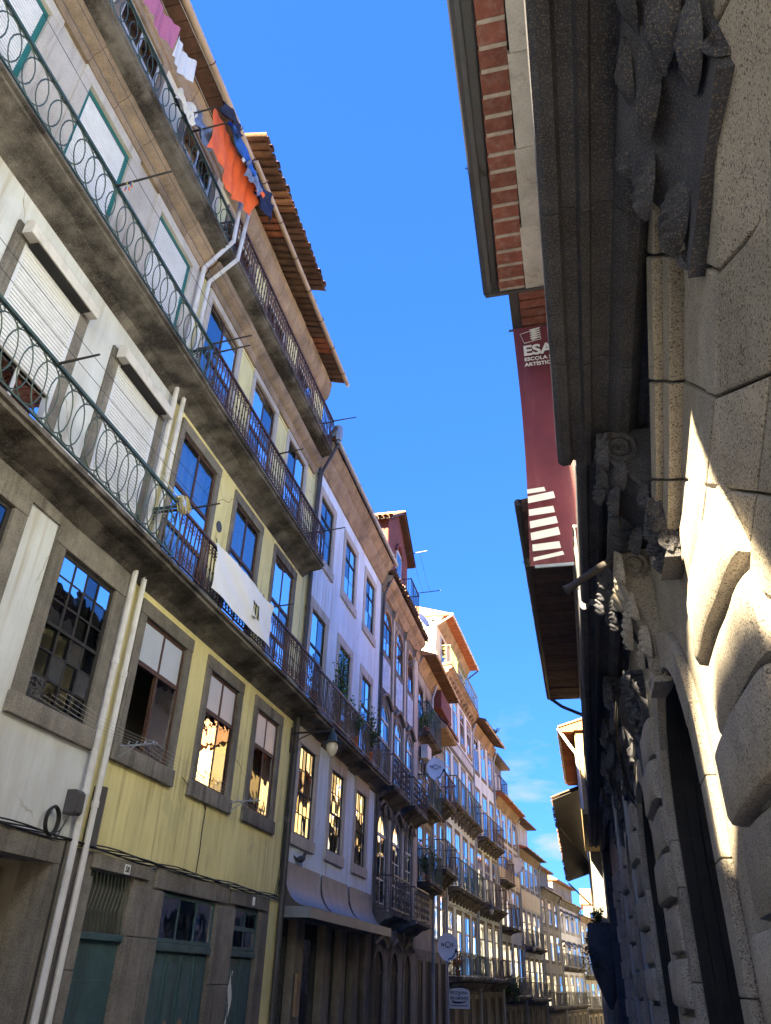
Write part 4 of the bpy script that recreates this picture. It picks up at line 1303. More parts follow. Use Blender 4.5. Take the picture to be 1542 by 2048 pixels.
for i in range(12):
    u = 0.4 + i * (F.L - 0.8) / 11
    F.p(MB().prof([(0.05, 14.75), (0.14, 14.78), (0.3, 14.98), (0.05, 14.99)], u - 0.12, u + 0.12), 'modillion', 'stone_warm')
tb = F.p(MB().box(-0.05, F.L, -0.25, 0.5, 15.325, 15.4), 'terrace', 'slab_stone')
F.rail(tb, 0.0, F.L - 0.1, 15.4, 0.48, 1.0, 'scroll', 'iron_lime', step=0.3)
at = F.p(MB().box(0.0, F.L - 0.2, -7, -0.28, 15.33, 18.05), 'attic_storey', 'stucco_cream')
for i in range(3):
    u = 1.0 + i * 2.8
    wn = MB().box(u, u + 1.0, -0.28, -0.24, 15.5, 17.4).build('attic_window', 'wood_white', F.e)
    MB().quad((u + 0.1, -0.235, 15.6), (u + 0.9, -0.235, 15.6), (u + 0.9, -0.235, 17.3), (u + 0.1, -0.235, 17.3)).build('pane', 'glass', wn)
F.cornice(0, F.L - 0.2, [(-0.28, 17.6), (-0.1, 17.7), (0.0, 17.95), (0.1, 18.05), (-0.28, 18.06)], 'stone_warm', 1.0)
ar = F.flat_eave(-0.05, F.L - 0.2, 18.1, -0.28, 0.55, 'terracotta', 'tile_orange', boards=0.22)
F.gutter(-0.1, F.L - 0.15, 18.12, 0.58, 0.06, 'pvc', 1.6)
F.pipe([(-0.02, 0.58, 18.05), (-0.06, 0.1, 17.75), (-0.1, -0.3, 17.5), (-0.08, -0.4, 15.4)], 0.05, 'pvc', False)
F.pipe([(F.L - 0.2, 0.58, 18.05), (F.L - 0.1, -0.1, 17.6)], 0.045, 'zinc_dark', False)
G = far_house('brown_eave_house', 'granite fronted house with rust brown balconies under a broken tile eave', LX[3], LX[4], 3, [
    dict(z=(-3.8, 0.9), fm='wood_dark', curtain=None), dict(z=(1.8, 4.3), bars=(0.7, 0.35), bal=dict(z=1.75, m='iron_brown', out=0.6, h=0.95, corb=True)),
    dict(z=(5.3, 7.8), bal=dict(z=5.2, m='iron_brown', out=0.6, h=1.2, corb=True)), dict(z=(8.7, 11.2), bal=dict(z=8.6, m='iron_brown', out=0.6, h=1.2, corb=True)), dict(z=(12.3, 14.2), sill=0.2)],
    14.9, 'stucco_blue', 'granite_old', 'wood_white', eave=dict(kind='tile', out=0.85, m='tile_old'))
H = far_house('slate_attic_house', 'pale house with a slate clad attic and red eave after the brown balconies', LX[4], LX[5], 4, [
    dict(z=(-4, 0.2), fm='wood_dark', curtain=None), dict(z=(1.0, 3.6), bal=dict(z=0.9, m='iron_grey', out=0.5)), dict(z=(4.6, 6.8), bal=dict(z=4.5, m='iron_brown', out=0.7, span=(0.02, 0.45), h=1.2)),
    dict(z=(7.2, 9.2), bal=dict(z=7.1, m='iron_brown', out=0.5, span=(0.02, 0.45), h=1.2)), dict(z=(9.8, 11.4), sill=0.2)],
    12.0, 'stucco_white', 'granite_old', 'wood_white', eave=dict(out=0.7, m='terracotta', rm='terracotta'))
H.p(MB().box(0.1, 4.6, -6, -0.3, 12.1, 14.6), 'attic_storey', 'slate')
H.p(MB().prof([(-6, 14.6), (0.35, 14.6), (0.35, 14.72), (-6, 15.4)], 0.0, 4.7), 'attic_roof', 'zinc_dark')
for i in range(3):
    H.p(MB().box(0.7 + i * 1.3, 1.4 + i * 1.3, -0.3, -0.26, 12.6, 13.9), 'attic_window', 'wood_white')
for hs_, zz in ((E1, 3.4), (E2, 2.6), (F, 1.2), (F, 4.6), (G, 4.8), (H, 0.6), (D, 6.2)):
    LL = getattr(hs_, 'L', 6.4)
    hs_.p(MB().tube([(LL * i / 12, 0.05, zz - 0.06 * math.sin(i * 1.3) - 0.12 * math.sin(math.pi * i / 12)) for i in range(13)], 0.012, 4), 'cable', 'cable')
hb = H.p(MB().box(-0.1, 2.6, -0.3, 0.5, 12.2, 12.3), 'terrace', 'slab_stone')
H.rail(hb, -0.1, 2.6, 12.3, 0.5, 0.9, 'bars', 'iron_grey')
H.p(MB().box(0.03, H.L - 0.03, 0.004, 0.04, 7.0, 7.9), 'tile_band', 'stucco_cream')
I = far_house('double_eave_house', 'pale far house with two thin projecting eaves and a cream tile band', LX[5], LX[6], 4, [
    dict(z=(-4, 0.2), fm='wood_dark', curtain=None), dict(z=(0.8, 3.0), bal=dict(z=0.7, m='iron_grey', out=0.5)), dict(z=(3.9, 5.9), bal=dict(z=3.8, m='iron_grey', out=0.5, span=(0.1, 0.9))), dict(z=(7.6, 9.4), sill=0.2)],
    9.9, 'stucco_white', 'granite_old', 'wood_white', eave=dict(out=0.75, m='wood_eave', rm='terracotta'))
I.p(MB().box(0.03, I.L - 0.03, 0.004, 0.04, 6.2, 7.3), 'tile_band', 'stucco_cream')
I.p(MB().box(0.05, 5.5, -6, -0.2, 10.2, 12.0), 'attic_storey', 'stucco_white')
for i in range(3):
    I.p(MB().box(0.7 + i * 1.5, 1.5 + i * 1.5, -0.2, -0.16, 10.6, 11.7), 'attic_window', 'wood_white')
I.flat_eave(0.0, 5.6, 12.0, -0.2, 0.55, 'wood_eave', 'tile_orange')
J = far_house('low_grey_house', 'low weathered grey stone house with a shuttered front and flat parapet', LX[6], LX[7], 3, [
    dict(z=(-4, -0.6), fm='wood_dark', curtain=None), dict(z=(0.2, 2.2), bal=dict(z=0.1, m='iron_grey', out=0.5)), dict(z=(3.2, 5.0), sill=0.2), dict(z=(5.7, 7.4), fm='wood_dark', sill=0.2)],
    8.1, 'stucco_grey', 'granite_old', 'wood_white', eave=dict(out=0.5, m='slab_stone', rm='zinc_dark', cm='granite_old', slope=0.05))
J.p(MB().box(0.5, J.L - 1.5, -6, -0.4, 8.2, 9.8), 'attic_storey', 'slate')
J.p(MB().prof([(-6, 9.8), (0.1, 9.8), (0.1, 9.9), (-2.8, 11.2), (-6, 9.9)], 0.3, J.L - 1.3), 'attic_roof', 'tile_orange')
K = far_house('awning_front_house', 'far pale tiled house with dark little window awnings and corbelled cornice', LX[7], LX[8], 4, [
    dict(z=(-4, -0.6), fm='wood_dark', curtain=None), dict(z=(0.2, 2.2), bal=dict(z=0.1, m='iron_grey', out=0.5)), dict(z=(3.0, 4.8), bal=dict(z=2.9, m='iron_grey', out=0.45)), dict(z=(5.7, 7.2), sill=0.2)],
    8.0, 'azulejo', 'granite_pale', 'wood_white', eave=dict(out=0.4, m='slab_stone', rm='tile_orange', cm='granite_old'))
for i in range(4):
    u = K.L * (i + 0.5) / 4
    for z in (7.3, 4.9):
        K.p(MB().prof([(0.03, z), (0.45, z - 0.35), (0.45, z - 0.42), (0.03, z - 0.06)], u - 0.6, u + 0.6), 'window_awning', 'zinc_dark')
K.p(MB().box(1.0, K.L, -6, -0.5, 8.05, 9.6), 'attic_storey', 'stucco_grey')
K.p(MB().prof([(-6, 9.6), (0.0, 9.6), (0.0, 9.7), (-3, 11.0), (-6, 9.7)], 0.8, K.L + 0.2), 'attic_roof', 'tile_orange')
Lh = far_house('white_louvred_house', 'far white house with louvred shutters where the street bends', LX[8], LX[9], 4, [
    dict(z=(-4, -0.9), fm='wood_dark', curtain=None), dict(z=(-0.2, 1.8), bal=dict(z=-0.3, m='iron_grey', out=0.45)), dict(z=(2.5, 4.4), bal=dict(z=2.4, m='iron_grey', out=0.4)), dict(z=(5.0, 6.6), sill=0.2)],
    7.4, 'stucco_white', 'granite_pale', 'wood_white', eave=dict(out=0.4, m='wood_eave', rm='tile_orange'))
Mh = far_house('end_house', 'last cream house visible at the bend of the street', LX[9], LX[10], 4, [
    dict(z=(-5, -1.2), fm='wood_dark', curtain=None), dict(z=(-0.4, 1.5), bal=dict(z=-0.5, m='iron_grey', out=0.4)), dict(z=(2.2, 3.9))],
    5.2, 'stucco_cream', 'granite_pale', 'wood_white', eave=dict(out=0.4, m='wood_eave', rm='tile_orange'))
Nh = House('sunlit_white_house', 'distant sunlit white house with an orange roof closing the street', 7.5, 125, R(180), cat='building')
for i in range(6):
    for j, z in enumerate((7.0, 9.3)):
        Nh.window(0.8 + i * 1.4, 1.4 + i * 1.4, z, z + 1.2, 'wood_dark', cols=1, bars=(), sw=0.08, sill=0.1, lint=0.1)
Nh.wall(0, 9.5, -8, 11.6, 'stucco_cream')
Nh.core(0, 9.5, -8, 11.6)
Nh.p(MB().prof([(0.5, 11.5), (-5, 14), (-10, 11.5)], -0.4, 9.9), 'roof', 'tile_orange')
Nh.e.rotation_euler = (0, 0, 0)
Nh.e.location = (-0.5, 125, 0)

# ================================================================== RIGHT ROW (u = -y from the origin, facing -x)
PX = 1.15
RIGHT = R(-90)
PA = House('granite_palace', 'near granite palace on the right with rusticated columns, arches and an overhanging carved cornice', PX, 0, RIGHT)
def ry(a, b):
    return (-b, -a)
BAY = 4.95
DB = 0.13          # the arcade wall stands a hand's breadth in front of the upper wall

def palace_bay(hs, k, wall=True):
    yo = BAY * k
    # banded column: alternate wide and slim rounded blocks
    z = -1.6
    i = 0
    while z < 4.3:
        hgt = 0.5
        pr = 0.17 if i % 2 == 0 else 0.12
        a, b = (3.55 + yo, 5.2 + yo) if k < 1 else (4.5 + yo, 6.0 + yo)
        if i % 2:
            a += 0.06
            b -= 0.06
        u0, u1 = ry(a, b)
        mb = MB()
        n = 14
        pts = []
        for q in range(n + 1):
            t = q / n
            pts.append((u0 + (u1 - u0) * (0.5 - 0.5 * math.cos(math.pi * t)), DB + 0.02 + pr * math.sin(math.pi * t) ** 0.22))
        zz0, zz1 = z + 0.03, z + hgt - 0.035
        prof_ = [(0.0, zz0 + 0.05), (0.035, zz0 + 0.012), (0.06, zz0), (0.06, zz1), (0.035, zz1 - 0.0), (0.0, zz1 - 0.05)]
        rings = []
        for off, zq in ((-0.06, zz0), (-0.016, zz0 + 0.01), (0.0, zz0 + 0.045), (0.0, zz1 - 0.045), (-0.016, zz1 - 0.01), (-0.06, zz1)):
            rings.append([(u, max(DB, d + off) + 0.014 * noise.noise(Vector((u * 3, zq * 3, i + yo))), zq) for u, d in pts])
        vs = [p for r_ in rings for p in r_]
        m_ = n + 1
        fs = [[r_ * m_ + q, r_ * m_ + q + 1, (r_ + 1) * m_ + q + 1, (r_ + 1) * m_ + q] for r_ in range(5) for q in range(n)]
        fs += [list(range(m_))[::-1] + [], [5 * m_ + q for q in range(m_)]]
        mb.add(vs, fs)
        hs.p(mb, 'column_block', 'granite', smooth=True)
        z += hgt
        i += 1
    # back pilaster strip behind the column and capital stage above
    u0, u1 = ry(3.45 + yo, 5.3 + yo) if k < 1 else ry(4.6 + yo, 6.1 + yo)
    hs.p(MB().box(u0, u1, DB + 0.002, DB + 0.04, -1.6, 4.4), 'pilaster_back', 'granite')
    # swooping band of stones that sweeps down from the cornice onto the column
    O = [(2.3, 6.3), (3.1, 6.22), (3.9, 6.0), (4.74, 5.56), (5.5, 5.15), (6.4, 4.78)]
    I_ = [(0.9, 5.4), (1.9, 5.05), (2.7, 4.45), (3.25, 4.15), (3.85, 4.0), (4.4, 3.9)]
    K_ = [(-0.6, 4.4), (0.2, 4.0), (1.0, 3.5), (1.6, 3.1), (2.2, 2.8), (2.8, 2.5)]
    for q in range(5 if k == 0 else 0):
        e = 0.012
        def lp(P, t):
            return (P[q][0] + (P[q + 1][0] - P[q][0]) * t, P[q][1] + (P[q + 1][1] - P[q][1]) * t)
        for Pa, Pb, f0, f1, da, db, nm in ((O, I_, 0.0, 0.13, 0.24, 0.24, 'moulding_stone'), (O, I_, 0.14, 0.27, 0.19, 0.19, 'moulding_stone'), (O, I_, 0.28, 1.0, 0.1, 0.22, 'swoop_stone'), (I_, K_, 0.0, 0.36, 0.22, 0.15, 'swoop_stone'), (I_, K_, 0.372, 1.0, 0.15, 0.03, 'swoop_stone')):
            jj = random.uniform(0, 0.012)
            c4 = []
            for t in (e, 1 - e):
                A_, B_ = lp(Pa, t), lp(Pb, t)
                for f, dd in ((f0, da), (f1, db)):
                    c4.append((-(A_[0] + (B_[0] - A_[0]) * f + yo), A_[1] + (B_[1] - A_[1]) * f, dd + jj))
            a0, a1, b0, b1 = c4
            vs = [(p[0], 0.1, p[1]) for p in (a0, a1, b1, b0)] + [(p[0], p[2] + 0.05, p[1]) for p in (a0, a1, b1, b0)]
            hs.p(MB().add(vs, [[0, 1, 2, 3], [4, 7, 6, 5], [0, 4, 5, 1], [1, 5, 6, 2], [2, 6, 7, 3], [3, 7, 4, 0]]), nm, 'granite', bevel=0.018)

def leaf_mesh(material, w=0.24, ln=0.46, curl=0.075, lob=5):
    """one acanthus leaf: lobed outline, midrib, tip curling outward; root at the origin, tip pointing down"""
    nu, nv = 14, 24
    def fn(a, b):
        x = (a - 0.5) * 2
        env = math.sin(math.pi * min(1, b * 0.93 + 0.07)) ** 0.55 * (0.84 + 0.16 * abs(math.sin(lob * math.pi * b)))
        th = (1 - abs(x) ** 2.2) * math.sin(math.pi * min(1, b * 0.97 + 0.03)) ** 0.5
        d = 0.085 * th * (0.78 + 0.22 * math.cos(lob * 2 * math.pi * (b - 0.25 * abs(x)))) + 0.02 * math.exp(-(x * 6) ** 2) * th + curl * b ** 2 * th - 0.02
        return (x * w * env, d, -ln * b)
    return MB().grid(fn, nu, nv).mesh('leaf', material, True)

LEAF = {}
def carved(hs, y, w, z0, z1, d0, d1, seed, material='granite_shaded', name='carved_console'):
    """scrolled console: S-shaped block, volutes on the cheeks, acanthus leaves on the front"""
    if material not in LEAF:
        LEAF[material] = leaf_mesh(material)
    u0, u1 = ry(y - w / 2, y + w / 2)
    uc = (u0 + u1) / 2
    H_ = z1 - z0
    pts = []
    for i in range(15):
        b = i / 14
        pts.append((DB * 0 + d0 + (d1 - d0) * (0.5 - 0.5 * math.cos(math.pi * b)) + 0.04 * math.sin(b * 2 * math.pi + 2.6), z0 + H_ * b))
    pr = [(0.0, z1)] + [(0.0, z0 + 0.1), (d0 * 0.5, z0)] + pts
    bw = (u1 - u0) * 0.42
    o = hs.p(MB().prof(pr, uc - bw, uc + bw), name, material, smooth=True)
    for s_ in (-1, 1):
        uu = uc + s_ * (bw + 0.012)
        MB().spiral(uu, d1 - 0.17, z1 - 0.2, 0.16, 1.9, 0.03, 1, 1.2, plane='dz').build('volute', material, o, smooth=True)
        MB().spiral(uu, d0 - 0.04, z0 + 0.14, 0.1, 1.7, 0.024, -1, 4.0, plane='dz').build('volute', material, o, smooth=True)
        MB().tube([(uu, p[0] - 0.03, p[1]) for p in pts[1:-1]], 0.026, 5).build('edge_bead', material, o, smooth=True)
    rs = random.Random(int(seed * 10))
    rows = ((0.97, 3, 0.9), (0.68, 3, 0.85), (0.42, 2, 0.75))
    for fb, n, sc in rows:
        for i in range(n):
            t = 0.5 if n == 1 else i / (n - 1)
            b = fb
            dd = d0 + (d1 - d0) * (0.5 - 0.5 * math.cos(math.pi * b))
            sc2 = sc * rs.uniform(0.85, 1.1)
            inst('leaf', LEAF[material], o, uc + (t - 0.5) * bw * 1.5, dd - 0.03, z0 + H_ * b, rot=(R(rs.uniform(-10, 6)), R((t - 0.5) * -40 + rs.uniform(-8, 8)), R(rs.uniform(-12, 12))), scale=(sc2 * w, sc2, sc2 * H_ * 0.75))
    return o

holes_p = []
arches_p = []
for k in (-1, 0):
    u0, u1 = ry(6.5 + BAY * k, 9.2 + BAY * k)
    holes_p.append((u0, u1, -3, 2.95 + (u1 - u0) / 2))
    arches_p.append((u0, u1, 2.95, 14))
PA.wall(-11.0, 34, -3, 6.0, 'granite', depth=0.6, d=DB, holes=holes_p, arches=arches_p)
PA.wall(-12.2, 34, 6.0, 13.0, 'stucco_bounce', name='upper_wall', d=0.0, holes=[])  # run on far behind the viewer, unseen, to bounce sun across the street
PA.p(MB().box(-12.2, 34, -8, -1.2, -3, 13.0), 'core', 'room')
PA.p(MB().box(-12.2, -12.05, -8, -0.02, -3, 13.0), 'gable_wall', 'stucco_grey')

def arch_door(hs, k):
    a, b = 6.5 + BAY * k, 9.2 + BAY * k
    u0, u1 = ry(a, b)
    c, r_ = (u0 + u1) / 2, (u1 - u0) / 2
    d_ = hs.p(MB().box(u0, u1, DB - 0.6, DB - 0.5, -1.6, 2.6), 'arch_door', 'wood_dark')
    for i in range(2):
        for z, h_ in ((-1.2, 1.4), (0.4, 0.9), (1.5, 0.95)):
            MB().box(u0 + 0.15 + i * r_, u0 + r_ - 0.12 + i * r_, DB - 0.499, DB - 0.45, z, z + h_).build('panel', 'wood_dark', d_, bevel=0.02)
    MB().prof([(DB - 0.5, 2.6), (DB - 0.3, 2.62), (DB - 0.26, 2.72), (DB - 0.38, 2.78), (DB - 0.5, 2.8)], u0, u1).build('transom', 'wood_dark', d_)
    mb = MB()
    n = 14
    arc = [(c - r_ * math.cos(math.pi * i / n), 2.95 + r_ * math.sin(math.pi * i / n)) for i in range(n + 1)]
    mb.add([(u0, DB - 0.5, 2.78)] + [(p, DB - 0.5, q) for p, q in arc] + [(u1, DB - 0.5, 2.78)], [list(range(n + 3))])
    fl = mb.build('fanlight', 'glass', d_)
    for i in range(1, 6):
        t = math.pi * i / 6
        MB().tube([(c, DB - 0.48, 2.8), (c - r_ * math.cos(t), DB - 0.48, 2.95 + r_ * math.sin(t))], 0.016, 4).build('glazing_bar', 'iron_black', d_)
    for rr in (0.45, 0.8):
        MB().tube([(c - r_ * rr * math.cos(math.pi * i / 12), DB - 0.48, 2.95 + r_ * rr * math.sin(math.pi * i / 12)) for i in range(13)], 0.012, 4).build('glazing_bar', 'iron_black', d_)
    # moulded archivolt, voussoir by voussoir
    kk = 9
    for q in range(kk):
        t0, t1 = math.pi * q / kk, math.pi * (q + 1) / kk
        pin = [(c - (r_ + 0.0) * math.cos(t0 + (t1 - t0) * t / 3), 2.95 + r_ * math.sin(t0 + (t1 - t0) * t / 3)) for t in range(4)]
        po = [(c - (r_ + 0.34) * math.cos(t0 + (t1 - t0) * t / 3), 2.95 + (r_ + 0.34) * math.sin(t0 + (t1 - t0) * t / 3)) for t in range(4)]
        hs.p(MB().profu(pin + po[::-1], DB, DB + 0.08 + 0.006 * (q % 2)), 'voussoir', 'granite', bevel=0.012)
    for uu in (u0 - 0.34, u1):
        z = -1.6
        while z < 2.94:
            z2 = min(z + random.uniform(0.7, 0.95), 2.95)
            hs.p(MB().box(uu + 0.003, uu + 0.337, DB, DB + 0.075, z + 0.004, z2 - 0.004), 'jamb_stone', 'granite', bevel=0.014)
            z = z2


def stepped_reveal(hs, k):
    a, b = 6.5 + BAY * k, 9.2 + BAY * k
    u0, u1 = ry(a, b)
    c, r_ = (u0 + u1) / 2, (u1 - u0) / 2
    # dark timber strips added so the recess jambs and arch read as shaded
    for i in range(5):
        th = 0.03 + 0.022 * i
        da, db = DB - 0.004 - 0.12 * i - 0.116, DB - 0.004 - 0.12 * i
        for p, q in ((u0, u0 + th), (u1 - th, u1)):
            hs.p(MB().box(p, q, da, db, -1.6, 2.95), 'reveal_strip', 'wood_dark', bevel=0.006)
        n = 14
        pin = [(c - (r_ - th) * math.cos(math.pi * t / n), 2.95 + (r_ - th) * math.sin(math.pi * t / n)) for t in range(n + 1)]
        po = [(c - (r_ - 0.002) * math.cos(math.pi * t / n), 2.95 + (r_ - 0.002) * math.sin(math.pi * t / n)) for t in range(n + 1)]
        hs.p(MB().profu(pin + po[::-1], da, db), 'reveal_strip', 'wood_dark')

palace_bay(PA, -1)
palace_bay(PA, 0)
palace_bay(PA, 1)
arch_door(PA, -1)
arch_door(PA, 0)
stepped_reveal(PA, 0)
# overhanging cornice slab with deep mouldings, in stone lengths
cor = [(0.0, 5.98), (0.1, 5.93), (0.17, 5.98), (0.2, 6.06), (0.26, 6.08), (0.30, 6.0), (0.36, 5.94), (0.44, 5.94), (0.5, 6.02), (0.52, 6.1), (0.6, 6.12), (0.66, 6.1), (0.68, 6.04), (0.74, 6.02), (0.76, 6.1), (0.85, 6.12), (0.88, 6.06), (0.96, 6.06), (1.0, 6.1), (1.0, 6.36), (0.0, 6.4)]
def ucornice(hs, prof_, ya, yb, material, step, name):
    u0, u1 = ry(ya, yb)
    hs.cornice(u0, u1, prof_, material, step, name, jit=0.004)
ucornice(PA, cor, -4.0, 6.5, 'granite_shaded', 1.6, 'cornice_stone')
shade_bow = [(0.15, 1.9), (-0.08, 1.2), (-0.4, 0.1), (-0.75, -1.5), (-0.9, -3.5), (-0.75, -5.5), (0.15, -7.5)]  # unseen bowed slab overhead, added to cast shade on the near wall
mb = MB()
nb_ = len(shade_bow)
mb.add([(-y_, PX - x_, 6.06) for x_, y_ in shade_bow] + [(-y_, PX - x_, 6.4) for x_, y_ in shade_bow], [list(range(nb_)), list(range(nb_, 2 * nb_))[::-1]] + [[i, (i + 1) % nb_, nb_ + (i + 1) % nb_, nb_ + i] for i in range(nb_)])
PA.p(mb, 'bow_balcony', 'granite_shaded')
cor2 = [(d * 0.82, z + 0.02) for d, z in cor]
ucornice(PA, cor2, 6.5, 9.9, 'granite_shaded', 1.4, 'cornice_stone')
# consoles
for y_, w_, sd, zb_, da, db in ((2.45, 1.3, 1.3, 4.75, 0.3, 0.5), (6.3, 0.9, 4.1, 4.9, 0.2, 0.62), (9.0, 0.75, 7.7, 4.9, 0.18, 0.6)):
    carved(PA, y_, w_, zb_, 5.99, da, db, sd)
# gadrooned roll under the slab
u0, u1 = ry(6.9, 9.95)
n = 26
for i in range(n):
    a = u0 + (u1 - u0) * i / n
    b = u0 + (u1 - u0) * (i + 1) / n
    m_ = (a + b) / 2
    pts = [(0.36 + rr * math.cos(t * math.pi / 4), 5.82 + rr * math.sin(t * math.pi / 4)) for rr in (0.17,) for t in range(8)]
    MB().tube([(a + 0.004, 0.36, 5.82), (m_ - 0.03, 0.36, 5.82), (m_ + 0.03, 0.36, 5.82), (b - 0.004, 0.36, 5.82)], [0.14, 0.18, 0.18, 0.14], 10).build('gadroon', 'granite_shaded', PA.e, smooth=True)
# carved figure over the arch crown and shoulder scrolls
carved(PA, 8.0, 0.62, 4.2, 5.7, 0.26, 0.46, 12.2, 'granite', 'keystone')
carved(PA, 5.75, 0.5, 4.45, 5.0, 0.28, 0.33, 3.3, 'granite_shaded', 'carved_drop')
carved(PA, 10.4, 0.5, 4.45, 5.2, 0.26, 0.36, 5.3, 'granite_shaded', 'carved_drop')
# stone spout
sp = PA.p(MB().tube([(-8.0, 0.5, 5.72), (-8.0, 0.62, 5.66), (-8.0, 0.98, 5.43)], [0.045, 0.045, 0.04], 10), 'water_spout', 'zinc_dark', smooth=True)
MB().tube([(-8.0, 0.96, 5.442), (-8.0, 1.04, 5.392)], [0.04, 0.062], 10).build('spout_mouth', 'zinc_dark', sp, smooth=True)
# main eave: brick corbel course with mortar bands, concrete soffit, gutter
EZ = 13.5
n = 26
ev = PA.p(MB().box(-10.9, 3, -3, 1.25, EZ + 0.25, EZ + 0.5), 'roof', 'tile_old')
u0, u1 = ry(0.0, 10.9)
yy = 0.2
i = 0
while yy < 10.8:
    st = random.uniform(0.31, 0.41)
    f_ = 0.055 * (yy / 10.9)
    a, b = ry(yy, min(yy + st, 10.85))
    dd = 1.52 + 0.4 * yy / 10.9 - 0.24
    MB().box(a + 0.045, b, 0.95 + f_ * 4, dd, EZ - 0.02 + random.uniform(-0.01, 0.01), EZ + 0.1).build('brick', 'brick_red', ev, bevel=0.012)
    MB().box(a - 0.02, a + 0.043, 0.95 + f_ * 4, dd - 0.01, EZ - 0.035, EZ + 0.1).build('mortar_band', 'mortar', ev, bevel=0.012)
    yy += st
mb = MB()
mb.add([(0, 1.55, EZ + 0.1), (-10.93, 1.92, EZ + 0.1), (-10.93, 1.0, EZ + 0.1), (0, 0.9, EZ + 0.1), (0, 1.55, EZ + 0.3), (-10.93, 1.92, EZ + 0.3), (-10.93, 1.0, EZ + 0.3), (0, 0.9, EZ + 0.3)], [[0, 1, 2, 3], [4, 7, 6, 5], [0, 4, 5, 1], [1, 5, 6, 2], [3, 2, 6, 7]])
mb.build('eave_board', 'zinc_dark', ev)
MB().tube([(0, 1.6, EZ + 0.06), (-10.95, 1.9, EZ + 0.06)], 0.1, 8).build('gutter', 'zinc_dark', ev, smooth=True)
for i in range(7):
    a, b = ry(i * 1.57, (i + 1) * 1.57 - 0.01)
    f_ = 0.06 * i
    MB().box(a, min(b, -0.001), 0.5, 0.93 + f_ * 0.6, EZ - 0.03 - 0.01 * (i % 2), EZ + 0.24).build('soffit_slab', 'granite_pale', ev, bevel=0.01)
MB().box(-10.97, -10.9, 0.6, 1.96, EZ - 0.05, EZ + 0.3).build('eave_end', 'zinc_dark', ev)
MB().box(-12.2, -10.97, 0.0, 1.5, EZ + 0.04, EZ + 0.3).build('eave_step', 'zinc_dark', ev)
for i in range(5):
    MB().box(-12.15 + i * 0.24, -11.95 + i * 0.24, 0.3, 1.3, EZ - 0.03, EZ + 0.04).build('brick', 'brick_red', ev, bevel=0.01)

# ---- second right building
PB = House('arcade_house', 'dark right hand house behind the palace with a long iron railed balcony and brown eave', PX, 0, RIGHT)
hp, ap = [], []
for k in (1, 2):
    u0, u1 = ry(6.5 + BAY * k, 9.2 + BAY * k)
    hp.append((u0, u1, -3, 2.95 + (u1 - u0) / 2))
    ap.append((u0, u1, 2.95, 14))
for a, b in ((22.2, 23.4), (24.8, 26.0), (27.4, 28.6), (30.0, 31.2)):
    u0, u1 = ry(a, b)
    hp.append((u0, u1, -3, 2.9 + (u1 - u0) / 2))
    ap.append((u0, u1, 2.9, 12))
    PB.p(MB().box(u0, u1, -0.6, -0.5, -3, 3.6), 'arch_door', 'wood_dark')
PB.wall(-32, -11.0, -3.5, 6.0, 'granite', depth=0.6, d=DB, holes=hp, arches=ap)
PB.wall(-24, -12.2, 6.0, 9.3, 'stucco_cream', name='upper_wall', holes=[])
PB.p(MB().box(-24, -12.2, -8, -1.2, -3.5, 9.3), 'core', 'room')
PB.p(MB().box(-32, -24, -8, -1.2, -3.5, 6.2), 'core', 'room')
PB.p(MB().box(-24, -23.85, -8, -0.02, -3.5, 9.3), 'gable_wall', 'stucco_grey')
palace_bay(PB, 2)
palace_bay(PB, 3)
arch_door(PB, 1)
arch_door(PB, 2)
stepped_reveal(PB, 1)
stepped_reveal(PB, 2)
for yy in (21.3, 23.9, 26.5, 29.1):
    u0, u1 = ry(yy, yy + 0.45)
    z = -2.2
    while z < 4.4:
        z2 = z + 0.5
        PB.p(MB().box(u0, u1, DB, DB + 0.1 + 0.04 * (int(z * 2) % 2), z + 0.01, z2 - 0.02), 'column_block', 'granite', bevel=0.03)
        z = z2
cor3 = [(d * 0.84, z + 0.0) for d, z in cor]
sl3 = PB.p(MB().box(-32, -10.1, 0.02, 0.81, 6.2, 6.38), 'balcony', 'granite_shaded')
u0, u1 = ry(10.05, 32.0)
PB.cornice(u0, u1, cor3, 'granite_shaded', 1.7, jit=0.004)
PB.rail(sl3, u0 + 0.05, u1 - 0.03, 6.42, 0.84, 1.0, 'bars', 'iron_black', step=0.12)
for y_, sd in ((12.96, 5.5), (15.4, 8.1), (17.9, 3.9), (21.5, 6.6)):
    carved(PB, y_, 0.7, 4.6, 5.99, 0.26, 0.5, sd)
# curved relief mouldings over the arches
for c, w_ in ((-12.96, 1.75), (-17.9, 1.75)):
    for rr in (1.0, 1.18):
        PB.p(MB().tube([(c - w_ * rr * math.cos(math.pi * i / 18), DB + 0.05, 3.6 + 1.1 * rr * math.sin(math.pi * i / 18) + 0.25 * math.sin(3 * math.pi * i / 18)) for i in range(19)], 0.06, 6), 'relief_moulding', 'granite_shaded', smooth=True)
PB.pipe([(-15.9, DB + 0.1, 6.0), (-15.9, DB + 0.1, -2)], 0.06, 'zinc')
PB.pipe([(-20.9, DB + 0.1, 5.9), (-20.9, DB + 0.1, -2)], 0.05, 'zinc')
PB.p(MB().tube([(-11.8, 0.36, 5.6), (-12.2, 0.45, 5.1), (-12.8, 0.4, 4.7), (-13.3, 0.3, 4.3), (-13.8, 0.12, 4.1)], 0.014, 4), 'cable', 'cable')
PB.p(MB().tube([(-11.9, 0.34, 5.5), (-12.5, 0.46, 4.9), (-13.2, 0.34, 4.2), (-13.9, 0.1, 4.0)], 0.012, 4), 'cable', 'cable')
er2 = PB.p(MB().prof([(0, 9.3), (1.66, 9.3), (1.66, 9.38), (-4, 10.4), (-4, 9.3)], -24, -12.3), 'roof', 'tile_old')
